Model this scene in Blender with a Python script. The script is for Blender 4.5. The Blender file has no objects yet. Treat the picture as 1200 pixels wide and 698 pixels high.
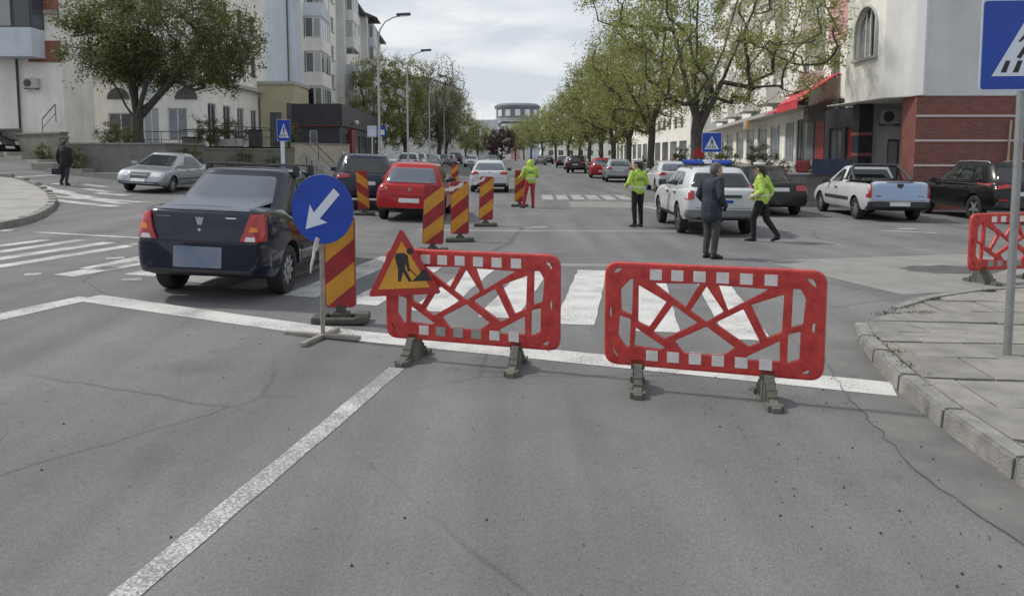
import bpy, bmesh, math, random
import numpy as np
from mathutils import Vector, Matrix, Euler
from mathutils.bvhtree import BVHTree
from math import sin, cos, pi, radians

R = random.Random(7)
sc = bpy.context.scene
col = sc.collection

# ------------------------------------------------------------------ camera, sky, sun, exposure
CAM_H, FPX, PITCH, PCY = 1.8, 870.0, radians(5), 256.0      # eye height, focal length in photo pixels, downward pitch, optical-axis row
cam_d = bpy.data.cameras.new('camera'); cam = bpy.data.objects.new('camera', cam_d); col.objects.link(cam)
cam_d.sensor_width = 36; cam_d.lens = 36 * FPX / 1200
cam_d.shift_y = (PCY - 349) / 1200
cam_d.clip_end = 4000; cam_d.clip_start = 0.05
cam.location = (0, 0, CAM_H); cam.rotation_euler = (pi / 2 - PITCH, 0, 0)
sc.camera = cam

SUN_EL, SUN_AZ = radians(50), radians(-72)                   # azimuth clockwise from +Y (negative: from the left)
w = bpy.data.worlds.new('World'); sc.world = w; w.use_nodes = True
nt = w.node_tree; nt.nodes.clear()
def wn(t, **k):
    n = nt.nodes.new(t)
    for a, b in k.items(): setattr(n, a, b)
    return n
sky = wn('ShaderNodeTexSky', sky_type='NISHITA', sun_disc=False, sun_elevation=SUN_EL, sun_rotation=SUN_AZ)
sky.air_density = 1.2; sky.dust_density = 2.0
tc = wn('ShaderNodeTexCoord'); sep = wn('ShaderNodeSeparateXYZ'); nt.links.new(tc.outputs['Generated'], sep.inputs[0])
# project the view direction onto a cloud deck: (x, y) / (z + .12)
add = wn('ShaderNodeMath', operation='ADD'); add.inputs[1].default_value = .12; nt.links.new(sep.outputs[2], add.inputs[0])
mx = wn('ShaderNodeMath', operation='MAXIMUM'); mx.inputs[1].default_value = .05; nt.links.new(add.outputs[0], mx.inputs[0])
dx = wn('ShaderNodeMath', operation='DIVIDE'); nt.links.new(sep.outputs[0], dx.inputs[0]); nt.links.new(mx.outputs[0], dx.inputs[1])
dy = wn('ShaderNodeMath', operation='DIVIDE'); nt.links.new(sep.outputs[1], dy.inputs[0]); nt.links.new(mx.outputs[0], dy.inputs[1])
cmb = wn('ShaderNodeCombineXYZ'); nt.links.new(dx.outputs[0], cmb.inputs[0]); nt.links.new(dy.outputs[0], cmb.inputs[1])
no = wn('ShaderNodeTexNoise'); no.inputs['Scale'].default_value = 1.15; no.inputs['Detail'].default_value = 7; no.inputs['Roughness'].default_value = .55
no.inputs['Distortion'].default_value = .4
nt.links.new(cmb.outputs[0], no.inputs['Vector'])
rmp = wn('ShaderNodeValToRGB'); rmp.color_ramp.elements[0].position = .42; rmp.color_ramp.elements[1].position = .60
rmp.color_ramp.elements[0].color = (6.05, 6.5, 7.1, 1); rmp.color_ramp.elements[1].color = (8.3, 8.45, 8.6, 1)
nt.links.new(no.outputs[0], rmp.inputs[0])
mix = wn('ShaderNodeMix', data_type='RGBA'); mix.inputs[0].default_value = .88
nt.links.new(sky.outputs[0], mix.inputs[6]); nt.links.new(rmp.outputs[0], mix.inputs[7])
bg = wn('ShaderNodeBackground'); bg.inputs[1].default_value = .1
out = wn('ShaderNodeOutputWorld')
nt.links.new(mix.outputs[2], bg.inputs[0]); nt.links.new(bg.outputs[0], out.inputs[0])

sun_d = bpy.data.lights.new('sun', 'SUN'); sun = bpy.data.objects.new('sun', sun_d); col.objects.link(sun)
sun_d.energy = 2.4; sun_d.angle = radians(4); sun_d.color = (1, .95, .88)
sd = Vector((sin(SUN_AZ) * cos(SUN_EL), cos(SUN_AZ) * cos(SUN_EL), sin(SUN_EL)))   # towards the sun
sun.rotation_euler = sd.to_track_quat('Z', 'Y').to_euler()
sc.view_settings.view_transform = 'Standard'; sc.view_settings.look = 'None'
sc.view_settings.exposure = 0.16; sc.view_settings.gamma = 1

# ------------------------------------------------------------------ terrain and pixel-to-place helpers
def ss(t, a, b):
    t = min(1, max(0, (t - a) / (b - a))); return t * t * (3 - 2 * t)
def tz(x, y):
    """height of the ground: the crossing rises towards the left-hand side street and falls a little to the right"""
    xl = max(x, -34)
    l = (.04 * min(4.5, max(0, -xl - 1.5)) + .02 * max(0, -xl - 6)) * ss(y, 3, 9)
    l += .022 * max(0, -xl - 12) ** 1.5 * ss(y, 14, 30) * (1 - .9 * ss(y, 44, 54))
    return l - .01 * max(0, min(x, 20) - 3) * ss(y, 11, 17)
CP, SP = cos(PITCH), sin(PITCH)
def ray(px, py):
    u = (px - 600) / FPX; v = (PCY - py) / FPX
    return (u, CP + v * SP, -SP + v * CP)
def G(px, py):
    """ground point seen at a photo pixel"""
    r = ray(px, py); t = 1.0
    while t < 300 and CAM_H + r[2] * t > tz(r[0] * t, r[1] * t): t += .25
    a, b = t - .25, t
    for _ in range(16):
        m = (a + b) / 2
        if CAM_H + r[2] * m > tz(r[0] * m, r[1] * m): a = m
        else: b = m
    return (r[0] * a, r[1] * a)
def D(px, py, Y):
    """point seen at a photo pixel at distance Y ahead"""
    r = ray(px, py); t = Y / r[1]
    return (r[0] * t, Y, CAM_H + r[2] * t)

# ------------------------------------------------------------------ materials
MATS = {}
def mat(name, c, rough=.6, metal=0, streak=0, var=.0, vscale=3, bump=0, bscale=40, spec=.5, c2=None, coat=0, island=None, objvar=0, trans=0):
    """plain procedural material: base colour with noise variation, optional bump, clear coat and per-object or per-leaf variation"""
    if name in MATS: return MATS[name]
    m = bpy.data.materials.new(name); m.use_nodes = True; n = m.node_tree.nodes; L = m.node_tree.links
    b = n['Principled BSDF']
    b.inputs['Base Color'].default_value = (*c, 1); b.inputs['Roughness'].default_value = rough; b.inputs['Metallic'].default_value = metal
    b.inputs['Specular IOR Level'].default_value = spec
    if coat: b.inputs['Coat Weight'].default_value = coat; b.inputs['Coat Roughness'].default_value = .04
    src = None
    if var or c2 or bump:
        t = n.new('ShaderNodeTexCoord')
    if var or c2:
        no = n.new('ShaderNodeTexNoise'); no.inputs['Scale'].default_value = vscale; no.inputs['Detail'].default_value = 8; no.inputs['Roughness'].default_value = .62
        L.new(t.outputs['Object'], no.inputs['Vector'])
        r = n.new('ShaderNodeValToRGB'); r.color_ramp.elements[0].position = .33; r.color_ramp.elements[1].position = .68
        ca = c; cb = c2 if c2 else tuple(min(1, q * (1 + var)) for q in c)
        if not c2: ca = tuple(q * (1 - var) for q in c)
        r.color_ramp.elements[0].color = (*ca, 1); r.color_ramp.elements[1].color = (*cb, 1)
        L.new(no.outputs[0], r.inputs[0]); src = r.outputs[0]
    if island:
        g = n.new('ShaderNodeNewGeometry'); r = n.new('ShaderNodeValToRGB'); e = r.color_ramp.elements
        e[0].color = (*island[0], 1); e[1].color = (*island[-1], 1)
        for i, q in enumerate(island[1:-1]):
            k = e.new((i + 1) / (len(island) - 1)); k.color = (*q, 1)
        L.new(g.outputs['Random Per Island'], r.inputs[0]); src = r.outputs[0]
    if objvar:
        o = n.new('ShaderNodeObjectInfo'); mm = n.new('ShaderNodeMapRange'); mm.inputs[3].default_value = 1 - objvar; mm.inputs[4].default_value = 1 + objvar
        L.new(o.outputs['Random'], mm.inputs[0])
        h = n.new('ShaderNodeHueSaturation'); h.inputs['Color'].default_value = (*c, 1)
        if src: L.new(src, h.inputs['Color'])
        L.new(mm.outputs[0], h.inputs['Value']); src = h.outputs[0]
    if streak:      # rain streaks and grime running down a wall
        mp = n.new('ShaderNodeMapping'); mp.inputs['Scale'].default_value = (1.3, 1.3, .09); L.new(t.outputs['Object'], mp.inputs[0])
        ns = n.new('ShaderNodeTexNoise'); ns.inputs['Scale'].default_value = 1.6; ns.inputs['Detail'].default_value = 7; L.new(mp.outputs[0], ns.inputs[0])
        rs = n.new('ShaderNodeValToRGB'); rs.color_ramp.elements[0].position = .36; rs.color_ramp.elements[1].position = .56
        rs.color_ramp.elements[0].color = (1 - streak, 1 - streak, 1 - streak * 1.1, 1); rs.color_ramp.elements[1].color = (1, 1, 1, 1); L.new(ns.outputs[0], rs.inputs[0])
        mm2 = n.new('ShaderNodeMix'); mm2.data_type = 'RGBA'; mm2.blend_type = 'MULTIPLY'; mm2.inputs[0].default_value = 1; L.new(src, mm2.inputs[6]); L.new(rs.outputs[0], mm2.inputs[7]); src = mm2.outputs[2]
    if src: L.new(src, b.inputs['Base Color'])
    if bump:
        nb = n.new('ShaderNodeTexNoise'); nb.inputs['Scale'].default_value = bscale; nb.inputs['Detail'].default_value = 4
        L.new(t.outputs['Object'], nb.inputs['Vector'])
        bp = n.new('ShaderNodeBump'); bp.inputs['Strength'].default_value = bump; bp.inputs['Distance'].default_value = .02
        L.new(nb.outputs[0], bp.inputs['Height']); L.new(bp.outputs[0], b.inputs['Normal'])
    if trans:
        tr = n.new('ShaderNodeBsdfTranslucent'); ms = n.new('ShaderNodeMixShader'); ms.inputs[0].default_value = trans
        if src: L.new(src, tr.inputs[0])
        else: tr.inputs[0].default_value = (*c, 1)
        L.new(b.outputs[0], ms.inputs[1]); L.new(tr.outputs[0], ms.inputs[2]); L.new(ms.outputs[0], n['Material Output'].inputs[0])
    MATS[name] = m
    return m

def asphalt():
    m = bpy.data.materials.new('asphalt'); m.use_nodes = True; n = m.node_tree.nodes; L = m.node_tree.links; b = n['Principled BSDF']
    t = n.new('ShaderNodeTexCoord')
    def noise(s, d, r=.6, vec=None):
        q = n.new('ShaderNodeTexNoise'); q.inputs['Scale'].default_value = s; q.inputs['Detail'].default_value = d; q.inputs['Roughness'].default_value = r
        L.new(vec or t.outputs['Object'], q.inputs['Vector']); return q.outputs[0]
    def ramp(i, p0, c0, p1, c1):
        r = n.new('ShaderNodeValToRGB'); r.color_ramp.elements[0].position = p0; r.color_ramp.elements[1].position = p1
        r.color_ramp.elements[0].color = (*c0, 1); r.color_ramp.elements[1].color = (*c1, 1); L.new(i, r.inputs[0]); return r.outputs[0]
    def mixc(f, a, bb, mode='MIX'):
        q = n.new('ShaderNodeMix'); q.data_type = 'RGBA'; q.blend_type = mode
        if isinstance(f, float): q.inputs[0].default_value = f
        else: L.new(f, q.inputs[0])
        L.new(a, q.inputs[6]); L.new(bb, q.inputs[7]); return q.outputs[2]
    base = ramp(noise(.35, 6), .3, (.118, .120, .125), .7, (.182, .183, .185))
    dust = ramp(noise(.9, 5), .42, (.148, .147, .144), .72, (.210, .203, .188))
    a = mixc(ramp(noise(.16, 4), .45, (0, 0, 0), .62, (.75,) * 3), base, dust)
    mp = n.new('ShaderNodeMapping'); mp.inputs['Scale'].default_value = (1.6, .09, 1); L.new(t.outputs['Object'], mp.inputs[0])
    streak = ramp(noise(1.0, 4, .5, mp.outputs[0]), .35, (.84,) * 3, .65, (1.10,) * 3)
    a = mixc(1.0, a, streak, 'MULTIPLY')
    vo = n.new('ShaderNodeTexVoronoi'); vo.inputs['Scale'].default_value = 120; L.new(t.outputs['Object'], vo.inputs['Vector'])
    a = mixc(1.0, a, ramp(vo.outputs['Color'], .0, (.80,) * 3, 1, (1.2,) * 3), 'MULTIPLY')
    sp = ramp(noise(26, 2, .5), .69, (1, 1, 1), .73, (.55, .55, .55))
    a = mixc(1.0, a, sp, 'MULTIPLY')
    a = mixc(1.0, a, ramp(noise(48, 3, .6), .56, (1, 1, 1), .74, (1.25, 1.26, 1.28)), 'MULTIPLY')
    st = ramp(noise(.6, 5, .6), .58, (1, 1, 1), .74, (.70, .70, .72))
    a = mixc(1.0, a, st, 'MULTIPLY')
    # hairline cracks
    vc = n.new('ShaderNodeTexVoronoi'); vc.feature = 'DISTANCE_TO_EDGE'; vc.inputs['Scale'].default_value = .33
    wob = n.new('ShaderNodeMix'); wob.data_type = 'VECTOR'; wob.inputs[0].default_value = .12
    nn = n.new('ShaderNodeTexNoise'); nn.inputs['Scale'].default_value = 2.2; nn.inputs['Detail'].default_value = 5; L.new(t.outputs['Object'], nn.inputs['Vector'])
    L.new(t.outputs['Object'], wob.inputs[4]); L.new(nn.outputs['Color'], wob.inputs[5]); L.new(wob.outputs[1], vc.inputs['Vector'])
    cr = ramp(vc.outputs['Distance'], .0014, (.62,) * 3, .005, (1, 1, 1))
    a = mixc(ramp(noise(.22, 2),   .44, (0, 0, 0), .52, (1, 1, 1)), a, mixc(1.0, a, cr, 'MULTIPLY'))
    L.new(a, b.inputs['Base Color']); b.inputs['Roughness'].default_value = .88; b.inputs['Specular IOR Level'].default_value = .35
    bp = n.new('ShaderNodeBump'); bp.inputs['Strength'].default_value = .35; bp.inputs['Distance'].default_value = .006
    L.new(vo.outputs['Distance'], bp.inputs['Height']); L.new(bp.outputs[0], b.inputs['Normal'])
    MATS['asphalt'] = m; return m

def paint_mat(name, wear=.5, c=(.56, .56, .545)):
    """worn road paint: specks of asphalt show through where the paint has gone"""
    m = bpy.data.materials.new(name); m.use_nodes = True; n = m.node_tree.nodes; L = m.node_tree.links; b = n['Principled BSDF']
    t = n.new('ShaderNodeTexCoord')
    n1 = n.new('ShaderNodeTexNoise'); n1.inputs['Scale'].default_value = 70; n1.inputs['Detail'].default_value = 3; n1.inputs['Roughness'].default_value = .7
    n2 = n.new('ShaderNodeTexNoise'); n2.inputs['Scale'].default_value = 2.2; n2.inputs['Detail'].default_value = 5
    L.new(t.outputs['Object'], n1.inputs[0]); L.new(t.outputs['Object'], n2.inputs[0])
    ad = n.new('ShaderNodeMath'); ad.operation = 'MULTIPLY_ADD'; ad.inputs[1].default_value = .55; L.new(n2.outputs[0], ad.inputs[0]); L.new(n1.outputs[0], ad.inputs[2])
    r = n.new('ShaderNodeValToRGB'); e = r.color_ramp.elements; e[0].position = wear + .12; e[1].position = wear + .34
    e[0].color = (.2, .2, .2, 1); e[1].color = (*c, 1)
    L.new(ad.outputs[0], r.inputs[0]); L.new(r.outputs[0], b.inputs['Base Color']); b.inputs['Roughness'].default_value = .8
    MATS[name] = m; return m

def brick_mat():
    m = bpy.data.materials.new('red_brick'); m.use_nodes = True; n = m.node_tree.nodes; L = m.node_tree.links; b = n['Principled BSDF']
    t = n.new('ShaderNodeTexCoord'); mp = n.new('ShaderNodeMapping'); mp.inputs['Rotation'].default_value = (radians(90), 0, 0)
    L.new(t.outputs['Object'], mp.inputs[0])
    k = n.new('ShaderNodeTexBrick'); k.inputs['Scale'].default_value = 1; k.inputs['Brick Width'].default_value = .25; k.inputs['Row Height'].default_value = .075; k.inputs['Mortar Size'].default_value = .006
    k.inputs['Color1'].default_value = (.21, .072, .056, 1); k.inputs['Color2'].default_value = (.145, .054, .045, 1); k.inputs['Mortar'].default_value = (.22, .15, .13, 1)
    L.new(mp.outputs[0], k.inputs[0]); L.new(k.outputs[0], b.inputs['Base Color']); b.inputs['Roughness'].default_value = .85
    MATS['red_brick'] = m; return m

M_ASPH = asphalt(); paint_mat('paint', .46); paint_mat('paint_worn', .53); paint_mat('paint_faint', .585); paint_mat('paint_lane', .60); brick_mat()

# ------------------------------------------------------------------ object helpers
def tag(o, label=None, cat=None, group=None, kind=None):
    if label: o['label'] = label
    if cat: o['category'] = cat
    if group: o['group'] = group
    if kind: o['kind'] = kind
    return o
def empty(name, loc=(0, 0, 0), rz=0, label=None, cat=None, group=None, rx=0, ry=0):
    o = bpy.data.objects.new(name, None); o.empty_display_size = .2; col.objects.link(o)
    o.location = loc; o.rotation_euler = (rx, ry, rz); return tag(o, label, cat, group)
def link(name, me, mats=None, parent=None, loc=None, rot=None):
    if mats is not None:
        if not isinstance(mats, (list, tuple)): mats = [mats]
        if len(me.materials) == 0:
            for m in mats: me.materials.append(MATS[m] if isinstance(m, str) else m)
    o = bpy.data.objects.new(name, me); col.objects.link(o)
    if parent: o.parent = parent
    if loc is not None: o.location = loc
    if rot is not None: o.rotation_euler = rot
    return o
def smooth(me, ang=35):
    if len(me.polygons):
        me.polygons.foreach_set('use_smooth', [True] * len(me.polygons))
        me.set_sharp_from_angle(angle=radians(ang)); me.update()
    return me
def kids(o): return [c for c in bpy.data.objects if c.parent == o]
CH = {}
def copy_tree(o, parent=None):
    c = o.copy(); col.objects.link(c)
    if parent: c.parent = parent
    for ch in CH.get(o, None) or [k for k in col.objects if k.parent == o]: copy_tree(ch, c)
    return c

class MB:
    """collects simple shapes into one mesh"""
    def __init__(s): s.v = []; s.f = []; s.m = []; s.cur = 0
    def add(s, vs, fs, m=None):
        k = len(s.v); s.v += [tuple(p) for p in vs]; s.f += [tuple(i + k for i in f) for f in fs]; s.m += [s.cur if m is None else m] * len(fs); return s
    def box(s, x0, x1, y0, y1, z0, z1, m=None, T=None, ch=0):
        if ch:
            bm = bmesh.new(); bmesh.ops.create_cube(bm, size=1)
            for v in bm.verts: v.co = Vector(((x0 + x1) / 2 + v.co.x * (x1 - x0), (y0 + y1) / 2 + v.co.y * (y1 - y0), (z0 + z1) / 2 + v.co.z * (z1 - z0)))
            bmesh.ops.bevel(bm, geom=bm.edges[:], offset=ch, segments=2, affect='EDGES', profile=.5)
            vs = [v.co.copy() for v in bm.verts]; bm.verts.index_update(); fs = [[v.index for v in f.verts] for f in bm.faces]; bm.free()
        else:
            vs = [(x0, y0, z0), (x1, y0, z0), (x1, y1, z0), (x0, y1, z0), (x0, y0, z1), (x1, y0, z1), (x1, y1, z1), (x0, y1, z1)]
            fs = [(0, 3, 2, 1), (4, 5, 6, 7), (0, 1, 5, 4), (1, 2, 6, 5), (2, 3, 7, 6), (3, 0, 4, 7)]
        if T is not None: vs = [T @ Vector(p) for p in vs]
        return s.add(vs, fs, m)
    def tube(s, p0, p1, r0, r1=None, n=8, cap=True, m=None):
        r1 = r0 if r1 is None else r1; p0, p1 = Vector(p0), Vector(p1); d = (p1 - p0)
        if d.length < 1e-6: return s
        d.normalize(); a = d.orthogonal().normalized(); b = d.cross(a)
        vs = [p0 + (a * cos(2 * pi * i / n) + b * sin(2 * pi * i / n)) * r0 for i in range(n)] + [p1 + (a * cos(2 * pi * i / n) + b * sin(2 * pi * i / n)) * r1 for i in range(n)]
        fs = [(i, (i + 1) % n, n + (i + 1) % n, n + i) for i in range(n)]
        if cap: fs += [tuple(range(n - 1, -1, -1)), tuple(range(n, 2 * n))]
        return s.add(vs, fs, m)
    def path(s, pts, rad, n=8, cap=True, m=None):
        """continuous tube through points"""
        pts = [Vector(p) for p in pts]; k = len(pts); rad = rad if isinstance(rad, (list, tuple)) else [rad] * k
        vs = []; a = None
        for i, p in enumerate(pts):
            d = (pts[min(i + 1, k - 1)] - pts[max(i - 1, 0)]).normalized()
            a = d.orthogonal().normalized() if a is None else (a - d * a.dot(d)).normalized()
            b = d.cross(a)
            vs += [p + (a * cos(2 * pi * j / n) + b * sin(2 * pi * j / n)) * rad[i] for j in range(n)]
        fs = [(i * n + j, i * n + (j + 1) % n, (i + 1) * n + (j + 1) % n, (i + 1) * n + j) for i in range(k - 1) for j in range(n)]
        if cap: fs += [tuple(range(n - 1, -1, -1)), tuple(range((k - 1) * n, k * n))]
        return s.add(vs, fs, m)
    def lathe(s, prof, n=24, T=None, m=None):
        """profile of (r, h) turned about Z"""
        vs = [(r * cos(2 * pi * j / n), r * sin(2 * pi * j / n), h) for r, h in prof for j in range(n)]
        fs = [(i * n + j, i * n + (j + 1) % n, (i + 1) * n + (j + 1) % n, (i + 1) * n + j) for i in range(len(prof) - 1) for j in range(n)]
        if prof[0][0] > 1e-4: fs.append(tuple(range(n - 1, -1, -1)))
        if prof[-1][0] > 1e-4: fs.append(tuple(range((len(prof) - 1) * n, len(prof) * n)))
        if T is not None: vs = [T @ Vector(p) for p in vs]
        return s.add(vs, fs, m)
    def prism(s, poly, h0, h1, T=None, m=None):
        """polygon in XY extruded from h0 to h1"""
        n = len(poly); vs = [(x, y, h0) for x, y in poly] + [(x, y, h1) for x, y in poly]
        fs = [tuple(range(n - 1, -1, -1)), tuple(range(n, 2 * n))] + [(i, (i + 1) % n, n + (i + 1) % n, n + i) for i in range(n)]
        if T is not None: vs = [T @ Vector(p) for p in vs]
        return s.add(vs, fs, m)
    def mesh(s, name, sm=None, recalc=True):
        me = bpy.data.meshes.new(name); me.from_pydata(s.v, [], s.f)
        me.polygons.foreach_set('material_index', s.m)
        if recalc:
            bm = bmesh.new(); bm.from_mesh(me); bmesh.ops.recalc_face_normals(bm, faces=bm.faces[:]); bm.to_mesh(me); bm.free()
        me.update()
        if sm: smooth(me, sm)
        return me
    def build(s, name, mats, parent=None, loc=None, rot=None, sm=None, recalc=True):
        return link(name, s.mesh(name, sm, recalc), mats, parent, loc, rot)

def sheet(poly, dz, cell=1.0, thick=0.0, flat=None, base=None):
    """polygon laid over the terrain (flat: at a fixed height), cut into cells, with a skirt when thick"""
    bm = bmesh.new(); vs = [bm.verts.new((x, y, 0)) for x, y in poly]; bm.faces.new(vs)
    bmesh.ops.triangulate(bm, faces=bm.faces[:])
    xs = [p[0] for p in poly]; ys = [p[1] for p in poly]
    if cell:
        for ax, lo, hi in ((0, min(xs), max(xs)), (1, min(ys), max(ys))):
            k = math.ceil(lo / cell) * cell
            while k < hi:
                co = [0, 0, 0]; no_ = [0, 0, 0]; co[ax] = k; no_[ax] = 1
                bmesh.ops.bisect_plane(bm, geom=bm.verts[:] + bm.edges[:] + bm.faces[:], plane_co=co, plane_no=no_); k += cell
    if thick:
        be = [e for e in bm.edges if e.is_boundary]
        r = bmesh.ops.extrude_edge_only(bm, edges=be)
        low = {v for v in r['geom'] if isinstance(v, bmesh.types.BMVert)}
    else: low = set()
    for v in bm.verts:
        z = (tz(v.co.x, v.co.y) if flat is None else flat) + dz
        v.co.z = z - (thick if v in low else 0)
    bmesh.ops.recalc_face_normals(bm, faces=bm.faces[:])
    me = bpy.data.meshes.new('sheet'); bm.to_mesh(me); bm.free(); return me

def round_poly(poly, r=.05, k=4):
    """rounds the corners of a polygon"""
    out_ = []; n = len(poly)
    rr = r if isinstance(r, (list, tuple)) else [r] * n
    for i in range(n):
        p = Vector(poly[i]).to_2d() if len(poly[i]) > 2 else Vector(poly[i]); a = Vector(poly[i - 1]); b = Vector(poly[(i + 1) % n])
        da = (a - p); db = (b - p); q = min(rr[i], da.length * .45, db.length * .45)
        if q < 1e-4: out_.append(tuple(p)); continue
        s0 = p + da.normalized() * q; s1 = p + db.normalized() * q
        for j in range(k + 1):
            t = j / k; out_.append(tuple(s0 * (1 - t) ** 2 + p * 2 * t * (1 - t) + s1 * t * t))
    return out_

def plate2d(name, outer, holes=(), depth=.02, bevel=0):
    """flat plate with holes (XY outline, thickness along Z, centred) made from a filled 2D curve"""
    cu = bpy.data.curves.new(name, 'CURVE'); cu.dimensions = '2D'; cu.fill_mode = 'BOTH'; cu.extrude = depth / 2 - bevel; cu.bevel_depth = bevel; cu.bevel_resolution = 1
    for poly in [outer] + list(holes):
        sp = cu.splines.new('POLY'); sp.points.add(len(poly) - 1); sp.use_cyclic_u = True
        for p, q in zip(sp.points, poly): p.co = (q[0], q[1], 0, 1)
    o = bpy.data.objects.new(name, cu); col.objects.link(o)
    dg = bpy.context.evaluated_depsgraph_get(); me = bpy.data.meshes.new_from_object(o.evaluated_get(dg))
    bpy.data.objects.remove(o); bpy.data.curves.remove(cu); me.name = name; me.materials.clear()
    return me

# ------------------------------------------------------------------ setting: ground, markings, pavements
mat('concrete', (.40, .39, .36), .9, var=.22, vscale=5, bump=.4, bscale=60)
mat('kerb_stone', (.235, .23, .212), .9, var=.25, vscale=7, bump=.5, bscale=70)
mat('slab', (.235, .226, .205), .9, var=.22, vscale=4, bump=.4, bscale=80, objvar=.13)
mat('soil', (.075, .075, .045), .95, var=.4, vscale=9)
mat('gutter', (.118, .118, .118), .9, c2=(.185, .180, .170), vscale=2.6, bump=.5, bscale=120)
mat('seam', (.085, .085, .085), .9)
mat('far_paving', (.31, .30, .275), .9, var=.2, vscale=1.2, bump=.3, bscale=30)

def grid_ground():
    xs = sorted(set([-900, -500, -300, -160, -100, -70] + [i * 2.0 for i in range(-25, 16)] + [i * .5 for i in range(-48, 33)] + [40, 60, 100, 160, 300, 500, 900]))
    ys = sorted(set([-60, -20, -8] + [i * 1.5 for i in range(-2, 40)] + [i * .5 for i in range(0, 72)] + [62, 70, 80, 100, 130, 170, 230, 320, 500, 900, 1400]))
    vs = [(x, y, tz(x, y)) for y in ys for x in xs]; n = len(xs)
    fs = [(j * n + i, j * n + i + 1, (j + 1) * n + i + 1, (j + 1) * n + i) for j in range(len(ys) - 1) for i in range(n - 1)]
    me = bpy.data.meshes.new('road'); me.from_pydata(vs, [], fs); smooth(me, 60)
    tag(link('road', me, M_ASPH), kind='structure')
grid_ground()

def marking(poly, m='paint', dz=.004, cell=.5, name='road_marking'):
    o = link(name, sheet(poly, dz, cell), m); o['kind'] = 'structure'; return o
def rough_line(p0, p1, w_, seg=.25, amp=.006):
    """outline of a painted line with slightly ragged edges"""
    p0, p1 = Vector(p0), Vector(p1); d = p1 - p0; L_ = d.length; d.normalize(); nn = Vector((-d.y, d.x)); k = max(2, int(L_ / seg))
    A = [p0 + d * (L_ * i / k) + nn * (w_ / 2 + R.uniform(-amp, amp)) for i in range(k + 1)]
    B = [p0 + d * (L_ * i / k) - nn * (w_ / 2 + R.uniform(-amp, amp)) for i in range(k + 1)]
    return [tuple(p) for p in A + B[::-1]]
def pxline(a, b, w_, m='paint', name='road_marking'):
    return marking(rough_line(G(*a), G(*b), w_), m, name=name)

# stop line across our lane, lane line, left edge line
marking(rough_line((-4.92, 8.5), (2.93, 5.56), .36), 'paint', name='stop_line')
marking(rough_line((-.97, 6.12), (-2.15, -.1), .14), 'paint_lane', name='lane_line')
marking(rough_line((-4.92, 8.5), (-5.9, 5.6), .27), 'paint_worn', name='edge_line')
# pedestrian crossing beyond the stop line
for i in range(-8, 3):
    x = .65 + i * .82; y = 7.98 - .40 * x; ln = 3.7 if i > -5 else 3.2
    marking(rough_line((x, y), (x + ln * .16, y + ln * .985), .44, amp=.012), 'paint' if i > -3 else 'paint_worn', name='crossing_bar')
# crossing on the left-hand approach
for a, b, w_ in [((-12, 290), (55, 281), .22), ((-12, 297), (97, 281), .26), ((-12, 305), (129, 284), .28), ((-12, 314), (165, 286), .26), ((74, 323), (168, 307), .34)]:
    pxline(a, b, w_, 'paint_worn', 'crossing_bar')
for a, b, w_ in [((28, 322), (48, 321), .2), ((123, 303), (146, 302), .2), ((142, 328), (166, 327), .2), ((150, 288), (166, 287), .25), ((0, 270), (14, 270), .3)]:
    pxline(a, b, w_, 'paint_faint', 'crossing_bar')
pxline((40, 272), (166, 279), .14, 'paint_worn', 'edge_line')
pxline((-10, 210), (66, 205), .2, 'paint_worn', 'edge_line')
# crossing over the side street, where the walker is
for a, b in [((32, 219), (62, 226)), ((43, 217), (82, 226)), ((53, 229), (100, 233)), ((62, 234), (135, 242)), ((52, 222), (108, 231)), ((86, 229), (148, 239)),
             ((104, 232), (170, 237)), ((100, 221), (128, 225)), ((98, 216), (126, 219)), ((62, 215), (84, 217)), ((112, 226), (150, 229))]:
    pxline(a, b, .42, 'paint_worn', 'crossing_bar')
# far crossing and scattered marks
for px in (642, 660, 679, 698, 717, 736):
    a = G(px, 234); marking(rough_line(a, (a[0] + .1, a[1] + 3.2), .45), 'paint_faint', name='crossing_bar')
for a, b in [((612, 267), (640, 266)), ((1032, 270), (1098, 273)), ((1050, 268), (1075, 268)), ((756, 242), (790, 249)), ((900, 236), (985, 237))]:
    pxline(a, b, .16, 'paint_worn', 'edge_line')

# right-hand pavement corner with kerb stones and slabs
KB = [(2.70, 2.4), (2.74, 3.3), (2.76, 3.9), (2.79, 4.5), (2.88, 5.3), (3.08, 6.2), (3.42, 7.3), (3.62, 7.75)]        # kerb face on the road side
def lerp_pts(P, y):
    if y <= P[0][1]: return P[0][0]
    for (xa, ya), (xb, yb) in zip(P, P[1:]):
        if y <= yb: return xa + (xb - xa) * (y - ya) / (yb - ya)
    return P[-1][0] + (y - P[-1][1]) * .9
FE = [(3.75, 7.85), (4.4, 8.5), (5.1, 9.1), (6.1, 9.65), (7.0, 9.93), (9, 10.3), (14, 10.9)]                             # far edge, flush with the asphalt
def far_y(x):
    if x <= FE[0][0]: return FE[0][1]
    for (xa, ya), (xb, yb) in zip(FE, FE[1:]):
        if x <= xb: return ya + (yb - ya) * (x - xa) / (xb - xa)
    return FE[-1][1]
def pav_z(x, y): return .135 - .115 * ss(y, 5.9, 7.8) if y < 9 else .02
KW = .15
pv = bpy.data.objects.new('pavement', None)
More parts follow.
